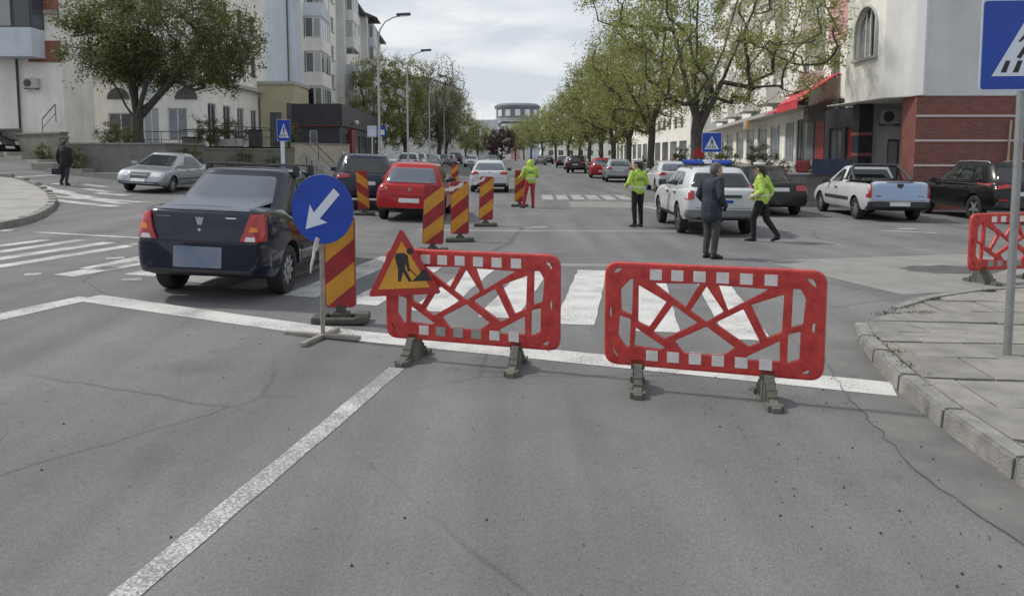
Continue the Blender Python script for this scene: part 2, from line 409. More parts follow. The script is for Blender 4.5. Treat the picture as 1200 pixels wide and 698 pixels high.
def pav_sheet():
    xs = [0, .02, .2, .5, 1, 1.6, 2.4, 3.4, 5, 8, 11]; ys = [2.4 + .25 * i for i in range(35)]
    vs = []; idx = {}
    for j, y in enumerate(ys):
        x0 = lerp_pts(KB, min(y, 7.75)) + KW * .6
        for i, dx_ in enumerate(xs):
            x = x0 + dx_; yy = min(y, far_y(x) - .02); idx[i, j] = len(vs); vs.append((x, yy, pav_z(x, yy) - .022))
    fs = [(idx[i, j], idx[i + 1, j], idx[i + 1, j + 1], idx[i, j + 1]) for j in range(len(ys) - 1) for i in range(len(xs) - 1)]
    me = bpy.data.meshes.new('pavement'); me.from_pydata(vs, [], fs); return me
pv = tag(link('pavement', pav_sheet(), 'soil'), kind='structure')
# kerb stones
s_ = 0; pts = []
for (xa, ya), (xb, yb) in zip(KB, KB[1:]):
    pts.append(Vector((xa, ya)))
pts.append(Vector(KB[-1])); cum = [0]
for a, b in zip(pts, pts[1:]): cum.append(cum[-1] + (b - a).length)
def kpt(s):
    for i in range(len(pts) - 1):
        if s <= cum[i + 1] or i == len(pts) - 2:
            t = (s - cum[i]) / (cum[i + 1] - cum[i]); return pts[i].lerp(pts[i + 1], t)
s = 0
while s < cum[-1] - .2:
    e = min(s + .78, cum[-1]); a, b = kpt(s + .006), kpt(e - .006); d = (b - a).normalized(); n_ = Vector((d.y, -d.x))
    za, zb = pav_z(a.x + .1, a.y) + .004 + R.uniform(-.004, .004), pav_z(b.x + .1, b.y) + .004 + R.uniform(-.004, .004)
    bm = bmesh.new(); vv = []
    for p, z in ((a, za), (b, zb)):
        for off, zz in ((0, -.05), (.012, z - .0), (KW, z), (KW, -.05)):
            q = p + n_ * off; vv.append(bm.verts.new((q.x, q.y, zz)))
    for f in ((0, 1, 5, 4), (1, 2, 6, 5), (2, 3, 7, 6), (3, 0, 4, 7), (0, 3, 2, 1), (4, 5, 6, 7)): bm.faces.new([vv[i] for i in f])
    bmesh.ops.recalc_face_normals(bm, faces=bm.faces[:])
    bmesh.ops.bevel(bm, geom=[ed for ed in bm.edges if max(v.co.z for v in ed.verts) > .005], offset=.016, segments=2, affect='EDGES')
    me = bpy.data.meshes.new('kerb_stone'); bm.to_mesh(me); bm.free(); link('kerb_stone', smooth(me, 50), 'kerb_stone', pv)
    s = e
# far flush edging stones
for (xa, ya), (xb, yb) in zip(FE[1:-1], FE[2:]):
    a, b = Vector((xa, ya)), Vector((xb, yb)); k = max(1, int((b - a).length / .9))
    for i in range(k):
        p, q = a.lerp(b, i / k), a.lerp(b, (i + 1) / k - .012); d = (q - p).normalized(); n_ = Vector((d.y, -d.x)) * .1
        mb = MB(); z0, z1 = -.03, .036 + R.uniform(-.008, .006)
        vs = [(p.x, p.y), (q.x, q.y), (q.x + n_.x, q.y + n_.y), (p.x + n_.x, p.y + n_.y)]
        mb.prism(vs, z0, z1); mb.build('edging_stone', 'kerb_stone', pv)
# paving slabs
SL = .62; ang = radians(-7)
ca, sa = cos(ang), sin(ang)
for i in range(-2, 14):
    for j in range(-1, 15):
        cell = []
        g = .009
        ox, oy = 2.9 + (.31 if j % 2 else 0), 2.3
        for k in range(16):
            t = (k % 4) / 4; e = k // 4
            u, v = [(t, 0), (1, t), (1 - t, 1), (0, 1 - t)][e]
            lx = (i + u) * SL + (g if u == 0 else -g if u == 1 else 0); ly = (j + v) * SL + (g if v == 0 else -g if v == 1 else 0)
            cell.append([ox + lx * ca - ly * sa, oy + lx * sa + ly * ca])
        cl = []
        for x, y in cell:
            y = max(2.42, min(y, far_y(x) - .13)); x = max(x, lerp_pts(KB, min(y, 7.75)) + KW + .014); y = min(y, far_y(x) - .13)
            cl.append((x, y))
        ar = abs(sum(cl[k][0] * cl[k - 1][1] - cl[k - 1][0] * cl[k][1] for k in range(16))) / 2
        cx, cy = sum(p[0] for p in cl) / 16, sum(p[1] for p in cl) / 16
        if ar < .06 or cx > 8.6: continue
        ta, tb, dz = R.uniform(-.012, .012), R.uniform(-.012, .012), R.uniform(-.004, .004)
        vs = [(x, y, pav_z(x, y) + dz + ta * (x - cx) + tb * (y - cy)) for x, y in cl]; n = 16
        vb = [(x, y, z - .05) for x, y, z in vs]
        vi = [(cx + (x - cx) * .975, cy + (y - cy) * .975, z + .004) for x, y, z in vs]
        fs = [tuple(range(2 * n, 3 * n))] + [(k, (k + 1) % n, 2 * n + (k + 1) % n, 2 * n + k) for k in range(n)] + [(n + k, n + (k + 1) % n, (k + 1) % n, k) for k in range(n)]
        me = bpy.data.meshes.new('paving_slab'); me.from_pydata(vs + vb + vi, [], fs); me.update()
        link('paving_slab', me, 'slab', pv)
# grass in the joints of the corner
mat('weed', (.06, .075, .03), .8, island=[(.045, .06, .02), (.10, .11, .04), (.075, .07, .035)])
def tuft_mesh(spots, h=.05):
    vs, fs = [], []
    for x, y, z, n, sp in spots:
        for _ in range(n):
            a = R.uniform(0, 2 * pi); px, py = x + R.gauss(0, sp), y + R.gauss(0, sp * .5); hh = h * R.uniform(.4, 1.1); w_ = .006
            k = len(vs); vs += [(px - w_ * cos(a), py - w_ * sin(a), z), (px + w_ * cos(a), py + w_ * sin(a), z), (px + R.gauss(0, .02), py + R.gauss(0, .02), z + hh)]; fs.append((k, k + 1, k + 2))
    me = bpy.data.meshes.new('weeds'); me.from_pydata(vs, [], fs); return me
sp = []
for i in range(26): 
    y = R.uniform(5.2, 7.6); sp.append((lerp_pts(KB, y) + KW + .02, y, pav_z(0, y) - .01, 10, .05))
for i in range(24):
    x = R.uniform(3.8, 6.8); sp.append((x, far_y(x) - .12, .015, 12, .07))
for i in range(10): sp.append((4.15 + i * .06, 8.2 + R.uniform(-.03, .03), .015, 14, .06))
tag(link('weeds', tuft_mesh(sp, .035), 'weed'), 'dry green weeds in the joints of the pavement corner', 'weeds', kind='stuff')

# gutter strip beside the kerb with a broken seam
seam = [(2.27, 1.5), (2.30, 2.6), (2.36, 3.4), (2.30, 4.1), (2.42, 4.8), (2.50, 5.4), (2.72, 6.3), (3.0, 7.1)]
sw = []
for (xa, ya), (xb, yb) in zip(seam, seam[1:]):
    for k in range(6): t = k / 6; sw.append((xa + (xb - xa) * t + R.uniform(-.022, .022), ya + (yb - ya) * t))
gp = sw + [(lerp_pts(KB, y) + .02, y) for y in (7.1, 6.2, 5.3, 4.5, 3.9, 3.3, 2.4, 1.5)]
tag(link('gutter_strip', sheet(gp, .002, .5), 'gutter'), kind='structure')
tag(link('seam', sheet([(x - .007, y) for x, y in sw] + [(x + R.uniform(-.004, .008), y) for x, y in sw[::-1]], .0055, 0), 'seam'), kind='structure')
# patched asphalt
mat('patch', (.085, .085, .085), .9, var=.3, vscale=6)
mat('patch_light', (.225, .222, .212), .9, var=.15, vscale=2)
def blob(cx, cy, rx, ry, n=22, j=.18): return [(cx + rx * cos(2 * pi * i / n) * R.uniform(1 - j, 1 + j), cy + ry * sin(2 * pi * i / n) * R.uniform(1 - j, 1 + j)) for i in range(n)]
tag(link('asphalt_patch', sheet(blob(*G(1115, 316), .75, .45), .003, .5), 'patch'), kind='structure')
tag(link('asphalt_patch', sheet([(5.0, 9.4), (8.6, 10.3), (8.4, 13.4), (4.2, 12.4)], .0015, .5), 'patch_light'), kind='structure')
for a in ([(-2.2, 17.2), (4.6, 17.0), (4.7, 17.35), (-2.2, 17.5)], [(2.0, 25), (6.0, 24.6), (6.2, 27.5), (2.1, 28)], [(-.5, 11.9), (3.0, 11.7), (3.0, 11.95), (-.5, 12.2)]):
    tag(link('asphalt_patch', sheet(a, .0015, .5), 'patch_light'), kind='structure')
mat('patch_mid', (.135, .135, .138), .9, var=.14, vscale=1.5, bump=.3, bscale=90)
for a in ([(-6.5, 1.0), (-3.4, 1.2), (-3.2, 4.6), (-4.1, 5.6), (-6.6, 5.4)], [(.1, 8.9), (2.9, 8.5), (3.0, 9.7), (.2, 10.1)], [(-3.5, 13.2), (-.6, 12.9), (-.4, 15.4), (-3.2, 15.9)]):
    tag(link('asphalt_patch', sheet(round_poly(a, .15, 4), .0018, .5), 'patch_mid'), kind='structure')
# bits of grit on the tarmac
mat('grit', (.05, .05, .045), .9)
vs, fs = [], []
for i in range(230):
    if R.random() < .5: x, y = R.uniform(1.2, 2.6), R.uniform(2.6, 6)
    else: x, y = R.uniform(-5, 2.7), R.uniform(2.6, 9)
    r = R.choice([.003, .004, .004, .005, .006, .009]); k = len(vs); z = tz(x, y) + .004
    vs += [(x + r * cos(q), y + r * sin(q), z) for q in (0, 1.6, 3.1, 4.6)] + [(x, y, z + r)]
    fs += [(k, k + 1, k + 4), (k + 1, k + 2, k + 4), (k + 2, k + 3, k + 4), (k + 3, k, k + 4)]
me = bpy.data.meshes.new('grit'); me.from_pydata(vs, [], fs); tag(link('grit', me, 'grit'), 'dark grit scattered over the grey asphalt', 'grit', kind='stuff')

# left-hand pavement corner (rounded tip by the side street)
isl = [G(-60, 276), G(-20, 271), G(0, 267), G(24, 262), G(42, 255), G(55, 247), G(60, 239), G(56, 230), G(44, 222), G(30, 216), G(14, 212), G(-20, 208), G(-90, 206)]
isl += [(-40, 26), (-40, 14), (-16, 13.2)]
isl = [p for p in isl]
tag(link('pavement_corner', sheet(isl, .12, 1.0, thick=.18), 'far_paving'), kind='structure')
ic = Vector((-16, 20))
kb = []
for a, b in zip(isl[:13], isl[1:13]):
    a, b = Vector(a), Vector(b); k = max(1, int((b - a).length / .9))
    for i in range(k):
        p, q = a.lerp(b, i / k), a.lerp(b, (i + 1) / k - .02)
        d = (q - p).normalized(); n_ = Vector((d.y, -d.x)) * .14
        if (p + n_ - ic).length < (p - ic).length: n_ = -n_
        vs = [p - n_ * .3, q - n_ * .3, q + n_, p + n_]; z = max(tz(*v) for v in vs)
        MB().prism([tuple(v) for v in vs], z - .12, z + .135).build('kerb_stone', 'kerb_stone', col.objects['pavement_corner'])

# pavements of the main street
LP_ = [(-7.3, 41), (-7.1, 52), (-7.6, 90), (-9.5, 160), (-14, 320), (-26, 320), (-24, 160), (-21, 60), (-14.2, 45), (-12, 40.2), (-9.2, 39.4)]
tag(link('pavement_far_left', sheet(LP_, .12, 4, thick=.2), 'far_paving'), kind='structure')
RP_ = [(7.6, 27.5), (7.8, 40), (8.2, 60), (9.2, 110), (14, 320), (40, 320), (27, 90), (18, 32), (13.2, 27.2), (9, 25.8)]
tag(link('pavement_far_right', sheet(RP_, .12, 4, thick=.2), 'far_paving'), kind='structure')
# kerb strips along both pavements and the foot of the left-hand terrace
for nm, P_ in (('kerb_far_left', [(-12, 40.2), (-9.2, 39.4), (-7.3, 41), (-7.1, 52), (-7.6, 90)]), ('kerb_far_right', [(13.2, 27.2), (9, 25.8), (7.6, 27.5), (7.8, 40), (8.2, 60), (9.2, 110)])):
    mb = MB()
    for a, b in zip(P_, P_[1:]):
        a, b = Vector(a), Vector(b); k = max(1, int((b - a).length / 2)); 
        for i in range(k):
            p, q = a.lerp(b, i / k), a.lerp(b, (i + 1) / k); d = (q - p).normalized(); n_ = Vector((-d.y, d.x)) * .09
            vs = [p - n_, q - n_, q + n_, p + n_]; z = max(tz(*v) for v in vs); mb.prism([tuple(v) for v in vs], z - .1, z + .14)
    tag(mb.build(nm, 'kerb_stone'), kind='structure')

# terrace on the left with its retaining wall
mat('wall_dark', (.13, .128, .115), .9, c2=(.21, .205, .17), vscale=1.6, bump=.4, bscale=14)
mat('wall_grey', (.17, .17, .165), .9, var=.2, vscale=2, bump=.3, bscale=20)
mat('wall_beige', (.42, .39, .31), .9, var=.12, vscale=2)
TZ = 2.25
TF = [(-40, 41.5), (-31, 40), (-25.5, 38.4), (-21.5, 35.6), (-20.4, 33.6), (-15.6, 33.6), (-15.2, 37.0), (-12.6, 43.2), (-11.2, 47.5), (-11.0, 50.5)]
tag(link('terrace', sheet(TF + [(-13, 51), (-14, 60), (-60, 60), (-60, 44)], 0, 6, flat=TZ - .1), 'far_paving'), kind='structure')
rw = empty('retaining_wall', (-22, 37, 0), label='dark stained retaining wall under the pale buildings on the left', cat='wall')
def wall_run(A, B, ztop, th, m, parent, name, lo=-.4):
    a, b = Vector(A), Vector(B); d = (b - a).normalized(); n_ = Vector((-d.y, d.x)) * th; o = Vector(parent.location) if parent else Vector((0, 0, 0))
    mb = MB(); k = max(1, int((b - a).length / 3))
    z0 = min(tz(*A), tz(*B)) + lo
    q = [a, b, b + n_, a + n_]
    mb.prism([(p.x - o.x, p.y - o.y) for p in q], z0 - o.z, ztop - o.z)
    ob_ = mb.build(name, m, parent)
    cp = MB(); e = Vector((d.x, d.y)) * .03; nn = Vector((-d.y, d.x)) * .05
    cp.prism([(p.x - o.x, p.y - o.y) for p in (a - e - nn, b + e - nn, b + e + n_ + nn, a - e + n_ + nn)], ztop + .002 - o.z, ztop + .08 - o.z)
    cp.build('coping', 'kerb_stone', ob_)
    return ob_
for k, (A, B) in enumerate(zip(TF[:4], TF[1:5])):
    wall_run(A, B, [3.3, 3.0, 2.75, 2.5][k], .3, 'wall_dark', rw, 'wall_section')
pl = empty('planter_wall', (-18, 33.6, 0), label='grey concrete planter wall below the big leafy tree', cat='wall')
for A, B in zip(TF[4:6], TF[5:7]): wall_run(A, B, 2.2, .25, 'wall_grey', pl, 'wall_section')
bw = empty('terrace_wall', (-13, 43, 0), label='beige terrace wall beside the dark shop on the left', cat='wall')
for k, (A, B) in enumerate(zip(TF[6:9], TF[7:10])): wall_run(A, B, (2.0, 2.35, 2.35)[k], .25, ('wall_dark', 'wall_beige', 'wall_beige')[k], bw, 'wall_section')
lk = MB()
for A, B in zip(TF[:6], TF[1:7]):
    a, b = Vector(A), Vector(B); d = (b - a).normalized(); n_ = Vector((d.y, -d.x)); k = max(1, int((b - a).length / 1.5))
    for i in range(k):
        p, q = a.lerp(b, i / k), a.lerp(b, (i + 1) / k); vs = [p + n_ * .05, q + n_ * .05, q + n_ * 1.1, p + n_ * 1.1]; z = max(tz(*v) for v in vs)
        lk.prism([tuple(v) for v in vs], z - .3, z + .13)
tag(lk.build('pavement_left', 'far_paving'), kind='structure')

# ------------------------------------------------------------------ barriers, signs, delineators
mat('barrier_red', (.36, .022, .022), .40, c2=(.56, .058, .048), vscale=11, bump=.14, bscale=50)
mat('barrier_edge', (.26, .04, .04), .45)
mat('reflector', (.78, .75, .74), .45, c2=(.56, .53, .52), vscale=9)
mat('reflector_dirty', (.20, .22, .19), .6, c2=(.36, .35, .33), vscale=7)
mat('rubber', (.045, .046, .042), .75, c2=(.085, .085, .07), vscale=8, bump=.3, bscale=60)
mat('rubber_grey', (.095, .098, .085), .8, c2=(.15, .15, .125), vscale=6, bump=.4, bscale=50)
mat('sign_blue', (.006, .050, .36), .38, var=.16, vscale=6)
mat('sign_white', (.62, .68, .76), .4)
mat('sign_pale', (.50, .58, .70), .4)
mat('sign_red', (.34, .018, .018), .4, var=.08, vscale=6)
mat('sign_yellow', (.55, .26, .02), .45, var=.16, vscale=5)
mat('sign_black', (.012, .012, .013), .5)
mat('galv', (.30, .31, .31), .5, metal=.6, var=.15, vscale=6)
mat('steel_worn', (.33, .32, .29), .6, metal=.2, c2=(.22, .20, .17), vscale=14)
mat('rope', (.6, .58, .52), .9)
mat('tape_white', (.68, .66, .64), .6)

def bz(pts):   # zoom-picture coordinates of the right-hand barrier -> panel coordinates (m)
    return [((x - 115) / 800 * 1.54, .76 - (y - 90 - (x - 115) * .05) / 375 * .76) for x, y in pts]
HOLES = [[(172, 190), (205, 152), (218, 152), (215, 280), (172, 262)], [(165, 290), (210, 305), (207, 405), (185, 395), (165, 360)],
 [(238, 172), (345, 235), (283, 325), (240, 305)], [(298, 163), (470, 166), (418, 250)], [(372, 248), (465, 312), (345, 370), (303, 345)],
 [(498, 178), (560, 268), (500, 302), (443, 265)], [(545, 172), (728, 185), (582, 262)], [(533, 312), (635, 262), (695, 375), (655, 392)],
 [(665, 245), (778, 207), (772, 335), (722, 358)], [(232, 332), (345, 405), (320, 412), (230, 402)], [(385, 380), (500, 328), (605, 400), (555, 430), (425, 425)],
 [(640, 436), (765, 372), (765, 447), (655, 445)], [(808, 190), (835, 190), (852, 225), (848, 305), (805, 320)], [(797, 352), (840, 340), (838, 430), (795, 450)],
 [(132, 128), (150, 106), (180, 104), (160, 124)], [(848, 146), (878, 148), (893, 176), (880, 180)], [(130, 412), (140, 408), (165, 440), (150, 446)], [(832, 492), (858, 478), (880, 468), (872, 492)],
 [(122, 250), (136, 258), (136, 292), (122, 300)], [(876, 310), (892, 300), (892, 345), (876, 340)]]
def grow(poly, d):
    c_ = Vector((sum(p[0] for p in poly) / len(poly), sum(p[1] for p in poly) / len(poly)))
    return [tuple(Vector(p) + (Vector(p) - c_).normalized() * d) for p in poly]
def make_barrier(name, loc, rz, label, dirty=(), tilt=0, feet=(.14, .22)):
    t = empty(name, loc, rz, label, 'barrier', 'red plastic road barriers')
    W_, H_ = 1.54, .76
    outer = round_poly([(0, 0), (W_, 0), (W_, H_), (0, H_)], .085, 6)
    holes = [round_poly(grow(bz(h), .017 if i < 14 else .004), .016, 3) for i, h in enumerate(HOLES)]
    me = plate2d('panel', outer, holes, .04, .007)
    T = Matrix.Translation((-W_ / 2, 0, .2)) @ Matrix.Rotation(pi / 2, 4, 'X')
    me.transform(T); smooth(me, 30)
    p = link('panel', me, 'barrier_red', t, rot=(tilt, 0, 0))
    rim = MB(); ring = [(x - W_ / 2, 0, y + .2) for x, y in outer]; rim.path(ring + ring[:1], .021, 6, cap=False)
    rim.build('rim_bead', 'barrier_red', p, sm=60)
    us = [21, 31.2, 41.6, 52.3, 63, 74]
    for row, (v0, v1) in enumerate(((.655, .735), (.035, .115))):
        for i, u in enumerate(us):
            x0 = u / 100 * W_ - W_ / 2 - (.02 if row else 0)
            mb = MB(); mb.box(x0, x0 + .088, -.0235, -.0195, .2 + v0, .2 + v1)
            mb.box(x0, x0 + .088, .0195, .0235, .2 + v0, .2 + v1)
            mb.build('reflector', 'reflector_dirty' if (row, i) in dirty else 'reflector', p)
    for i, x in enumerate((-W_ / 2 + .24, W_ / 2 - .36)):
        ln, wd = .27, .06
        mb = MB()
        prof = [(-ln, 0), (ln, 0), (ln, .035), (ln * .55, .07), (.075, .2), (-.075, .2), (-ln * .55, .07), (-ln, .035)]
        Tm = Matrix.Translation((x, 0, .002)) @ Matrix.Rotation(feet[i], 4, 'Z') @ Matrix.Rotation(pi / 2, 4, 'Z') @ Matrix.Rotation(pi / 2, 4, 'X')
        mb.prism(prof, -wd / 2, wd / 2, Tm)
        for q in (-1, 1):
            mb.box(q * .2 - .045, q * .2 + .045, -.055, .055, 0, .045, T=Tm @ Matrix.Rotation(-pi / 2, 4, 'X'))
            for r_ in (.08, .12, .16): mb.prism([(q * r_ - .006, .02), (q * r_ + .006, .02), (q * r_ + .006, .2 - (r_ - .04) * .95), (q * r_ - .006, .2 - (r_ - .04) * .95)], -wd / 2 - .008, wd / 2 + .008, Tm)
        mb.box(-.05, .05, -.02, .02, .16, .235, T=Matrix.Translation((x, 0, 0)))
        mb.build('foot', 'rubber_grey', t)
    return t
bar_r = make_barrier('barrier', (1.47, 5.41, 0), radians(-17.3), 'red plastic lattice barrier standing alone nearest the right kerb', dirty=())
bar_l = make_barrier('barrier', (-.355, 6.225, tz(-.36, 6.2)), radians(-17.5), 'red plastic lattice barrier behind the triangular roadworks sign', dirty=((1, 1), (1, 2), (1, 3)), feet=(-.05, .1))
bar_3 = make_barrier('barrier', (7.06, 10.35, tz(7, 10.3) + .0), radians(14), 'red plastic lattice barrier at the far pavement edge, cut by the frame', dirty=((1, 0), (1, 1), (1, 2), (1, 3), (1, 4)))

def poly_plate(pts, y0, y1, T=None):
    """upright plate: outline in XZ, thickness along Y"""
    mb = MB(); n = len(pts); mb.add([(x, y0, z) for x, z in pts] + [(x, y1, z) for x, z in pts], [tuple(range(n)), tuple(range(2 * n - 1, n - 1, -1))] + [(i, n + i, n + (i + 1) % n, (i + 1) % n) for i in range(n)])
    return mb
# triangular roadworks sign
ts = empty('roadworks_sign', (-.915, 6.235, 0), radians(-12), 'red and yellow triangular roadworks sign leaning on the left barrier', 'sign')
S_ = .665; hh = S_ * .866
tri = [(-S_ / 2, 0), (S_ / 2, 0), (0, hh)]
def sc_tri(k, dz=0): c_ = hh / 3; return [(x * k, c_ + (z - c_) * k) for x, z in tri]
def sgn(name, pts, y0, y1, m, parent):
    me = poly_plate(pts, y0, y1).mesh(name)
    T = Matrix.Translation((0, 0, .60)) @ Matrix.Rotation(radians(-6), 4, 'X') @ Matrix.Rotation(radians(-4.5), 4, 'Y')
    me.transform(T); return link(name, me, m, parent)
pb = sgn('plate', round_poly(sc_tri(1), .045, 5), -.002, .004, 'sign_red', ts)
sgn('yellow_field', sc_tri(.70), -.004, -.0022, 'sign_yellow', pb)
sc_ = .0062    # figure drawn on a 100-unit field: x from centre, z from base
def fig(pts): return [(x * sc_, z * sc_) for x, z in pts]
B0 = .0
sgn('figure_body', fig([(-11, 53), (-9, 58), (3, 58), (8, 54), (10, 33), (7, 32), (4, 45), (3, 36), (12, 19), (8, 18), (0, 32), (-4, 19), (-8, 19), (-7, 36)]), -.006, -.0042, 'sign_black', pb)
sgn('figure_head', fig([(11 + 4.6 * cos(a), 60 + 4.6 * sin(a)) for a in [i * pi / 6 for i in range(12)]]), -.006, -.0042, 'sign_black', pb)
sgn('figure_shovel', fig([(8, 36), (9.2, 37), (20, 26), (19, 25)]), -.006, -.0042, 'sign_black', pb)
sgn('figure_heap', fig([(12, 18.6), (21, 26), (29, 34.5), (32, 34.5), (39, 23), (41, 18.6)]), -.006, -.0042, 'sign_black', pb)

# blue round arrow sign on a steel post with a cross foot
az = radians(-16)
asg = empty('arrow_sign', (-1.84, 7.1, tz(-1.84, 7.1)), az, 'round blue sign with white arrow on a thin post with cross foot', 'sign')
mb = MB(); mb.path([(0, 0, .03), (.005, 0, .6), (.01, .0, 1.25)], .022, 10); mb.build('post', 'steel_worn', asg, sm=50)
mb = MB(); mb.box(-.42, .40, -.025, .025, .006, .05, ch=.008); mb.build('foot_bar', 'steel_worn', asg)
mb = MB(); mb.box(-.03, .025, -.36, .30, .003, .046, ch=.008); mb.build('foot_bar', 'steel_worn', asg)
cz = 1.26; r_ = .325
disc = [(.04 + r_ * cos(2 * pi * i / 40), cz + r_ * sin(2 * pi * i / 40)) for i in range(40)]
dk = poly_plate(disc, -.034, -.026).build('disc', 'sign_blue', asg)
rim = MB(); rg = [(x, -.03, z) for x, z in disc]; rim.path(rg + rg[:1], .007, 6, cap=False); rim.build('rim', 'sign_blue', dk, sm=60)
def arr(pts, rot):
    c_, s_ = cos(rot), sin(rot); return [(.04 + x * c_ - z * s_, cz + x * s_ + z * c_) for x, z in pts]
A_ = [(-.265, 0), (-.055, .125), (-.085, .042), (.235, .042), (.235, -.042), (-.085, -.042), (-.055, -.125)]
poly_plate(arr(A_, radians(47)), -.0365, -.0345).build('arrow', 'sign_white', dk)
mb = MB(); mb.path([(-.02, -.03, .99), (-.05, -.035, .9), (-.06, -.04, .80), (-.085, -.04, .72), (-.10, -.035, .64)], [.014, .012, .016, .012, .006], 6); mb.path([(.0, -.03, .98), (-.02, -.035, .9), (-.03, -.04, .86)], .008, 6); mb.build('rope_tie', 'rope', asg)

# striped delineators on rubber feet
def stripe_mesh(W_, z0, z1, nst, side):
    """one material index per diagonal band; rounded board clipped band by band"""
    rnd = round_poly([(-W_ / 2, z0), (W_ / 2, z0), (W_ / 2, z1), (-W_ / 2, z1)], .05, 4)
    bm = bmesh.new(); bm.faces.new([bm.verts.new((x, 0, z)) for x, z in rnd])
    sl = .82; n = Vector((-sl, 0, 1)).normalized()
    H_ = z1 - z0; bw_ = (H_ + W_ * sl) / nst
    off = z0 - W_ / 2 * sl
    for k in range(1, nst): bmesh.ops.bisect_plane(bm, geom=bm.verts[:] + bm.edges[:] + bm.faces[:], plane_co=(0, 0, off + k * bw_), plane_no=n)
    for f in bm.faces:
        c_ = f.calc_center_median(); k = int((c_.z - sl * c_.x - off) // bw_); f.material_index = k % 2
    return bm
mat('delin_red', (.27, .016, .02), .5, var=.28, vscale=5)
mat('delin_yellow', (.50, .23, .02), .5, var=.2, vscale=5)
def make_delineator(name, loc, rz, label, lean=0, W_=.3, flip=False, top=1.16):
    t = empty(name, loc, rz, label, 'delineator', 'striped delineator boards along the closed lane')
    z0 = .17
    bd = poly_plate(round_poly([(-W_ / 2 - .012, z0 - .012), (W_ / 2 + .012, z0 - .012), (W_ / 2 + .012, top + .012), (-W_ / 2 - .012, top + .012)], .055, 4), -.016, .016).build('board', 'sign_black' if False else 'barrier_edge', t, rot=(0, lean, 0))
    for sgn_ in (-1, 1):
        bm = stripe_mesh(W_, z0, top, 5, sgn_)
        for v in bm.verts: v.co.y = sgn_ * .018
        if flip:
            for v in bm.verts: v.co.x = -v.co.x
        me = bpy.data.meshes.new('stripes'); bm.to_mesh(me); bm.free()
        link('stripes', me, ['delin_red', 'delin_yellow'], bd)
    MB().box(-.05, .05, -.022, .022, .09, z0 + .01).build('stem', 'rubber', t)
    mb = MB()
    mb.box(-.29, -.15, -.17, .17, .004, .085, ch=.02); mb.box(.15, .29, -.17, .17, .004, .085, ch=.02)
    mb.box(-.2, .2, -.17, -.075, .006, .07, ch=.015); mb.box(-.2, .2, .075, .17, .006, .07, ch=.015); mb.box(-.09, .09, -.08, .08, .008, .115, ch=.015)
    mb.build('base', 'rubber', t)
    return t
DL = [((400, 377), 3, 'nearest striped delineator, standing behind the round blue arrow sign', 0, .30, False),
      ((507, 296), 6, 'striped delineator just behind the left barrier, first of the row beyond it', radians(2), .36, False),
      ((539, 283), 4, 'striped delineator second in the row beyond the left barrier', 0, .35, False),
      ((569, 265), 2, 'striped delineator third in the row, in front of the white hatchback', radians(2), .33, False),
      ((609, 242), 0, 'farthest striped delineator, beside the worker in red trousers', radians(1), .34, False),
      ((427, 252), 12, 'striped delineator left of the red hatchback, before the dark car', radians(-3), .3, True),
      ((533, 222), 0, 'small striped delineator between the red and the white hatchback', 0, .34, False)]
delins = []
for i, (p, rz, lb, lean, W_, fl) in enumerate(DL):
    g = G(*p); delins.append(make_delineator('delineator', (g[0], g[1], tz(*g)), radians(rz), lb, lean, W_, fl, 1.22 if i else 1.12))
# warning tape slung between the tops of the delineators
mb = MB(); pts_ = []
ends = [(delins[1].location.x + .1, delins[1].location.y, 1.16), (delins[2].location.x + .08, delins[2].location.y, 1.2), (delins[3].location.x, delins[3].location.y, 1.2)]
for a, b in zip(ends, ends[1:]):
    a, b = Vector(a), Vector(b); k = 10
    for i in range(k):
        t0, t1 = i / k, (i + 1) / k
        p, q = a.lerp(b, t0), a.lerp(b, t1); p.z -= .12 * 4 * t0 * (1 - t0) * .5; q.z -= .12 * 4 * t1 * (1 - t1) * .5
        h_ = .035 * (1 + .4 * sin(i * 1.7)); mb.add([p + Vector((0, 0, h_)), q + Vector((0, 0, h_)), q - Vector((0, 0, h_)), p - Vector((0, 0, h_))], [(0, 1, 2, 3)])
tag(mb.build('warning_tape', 'tape_white', recalc=False), 'white warning tape slung between the delineator tops', 'tape')

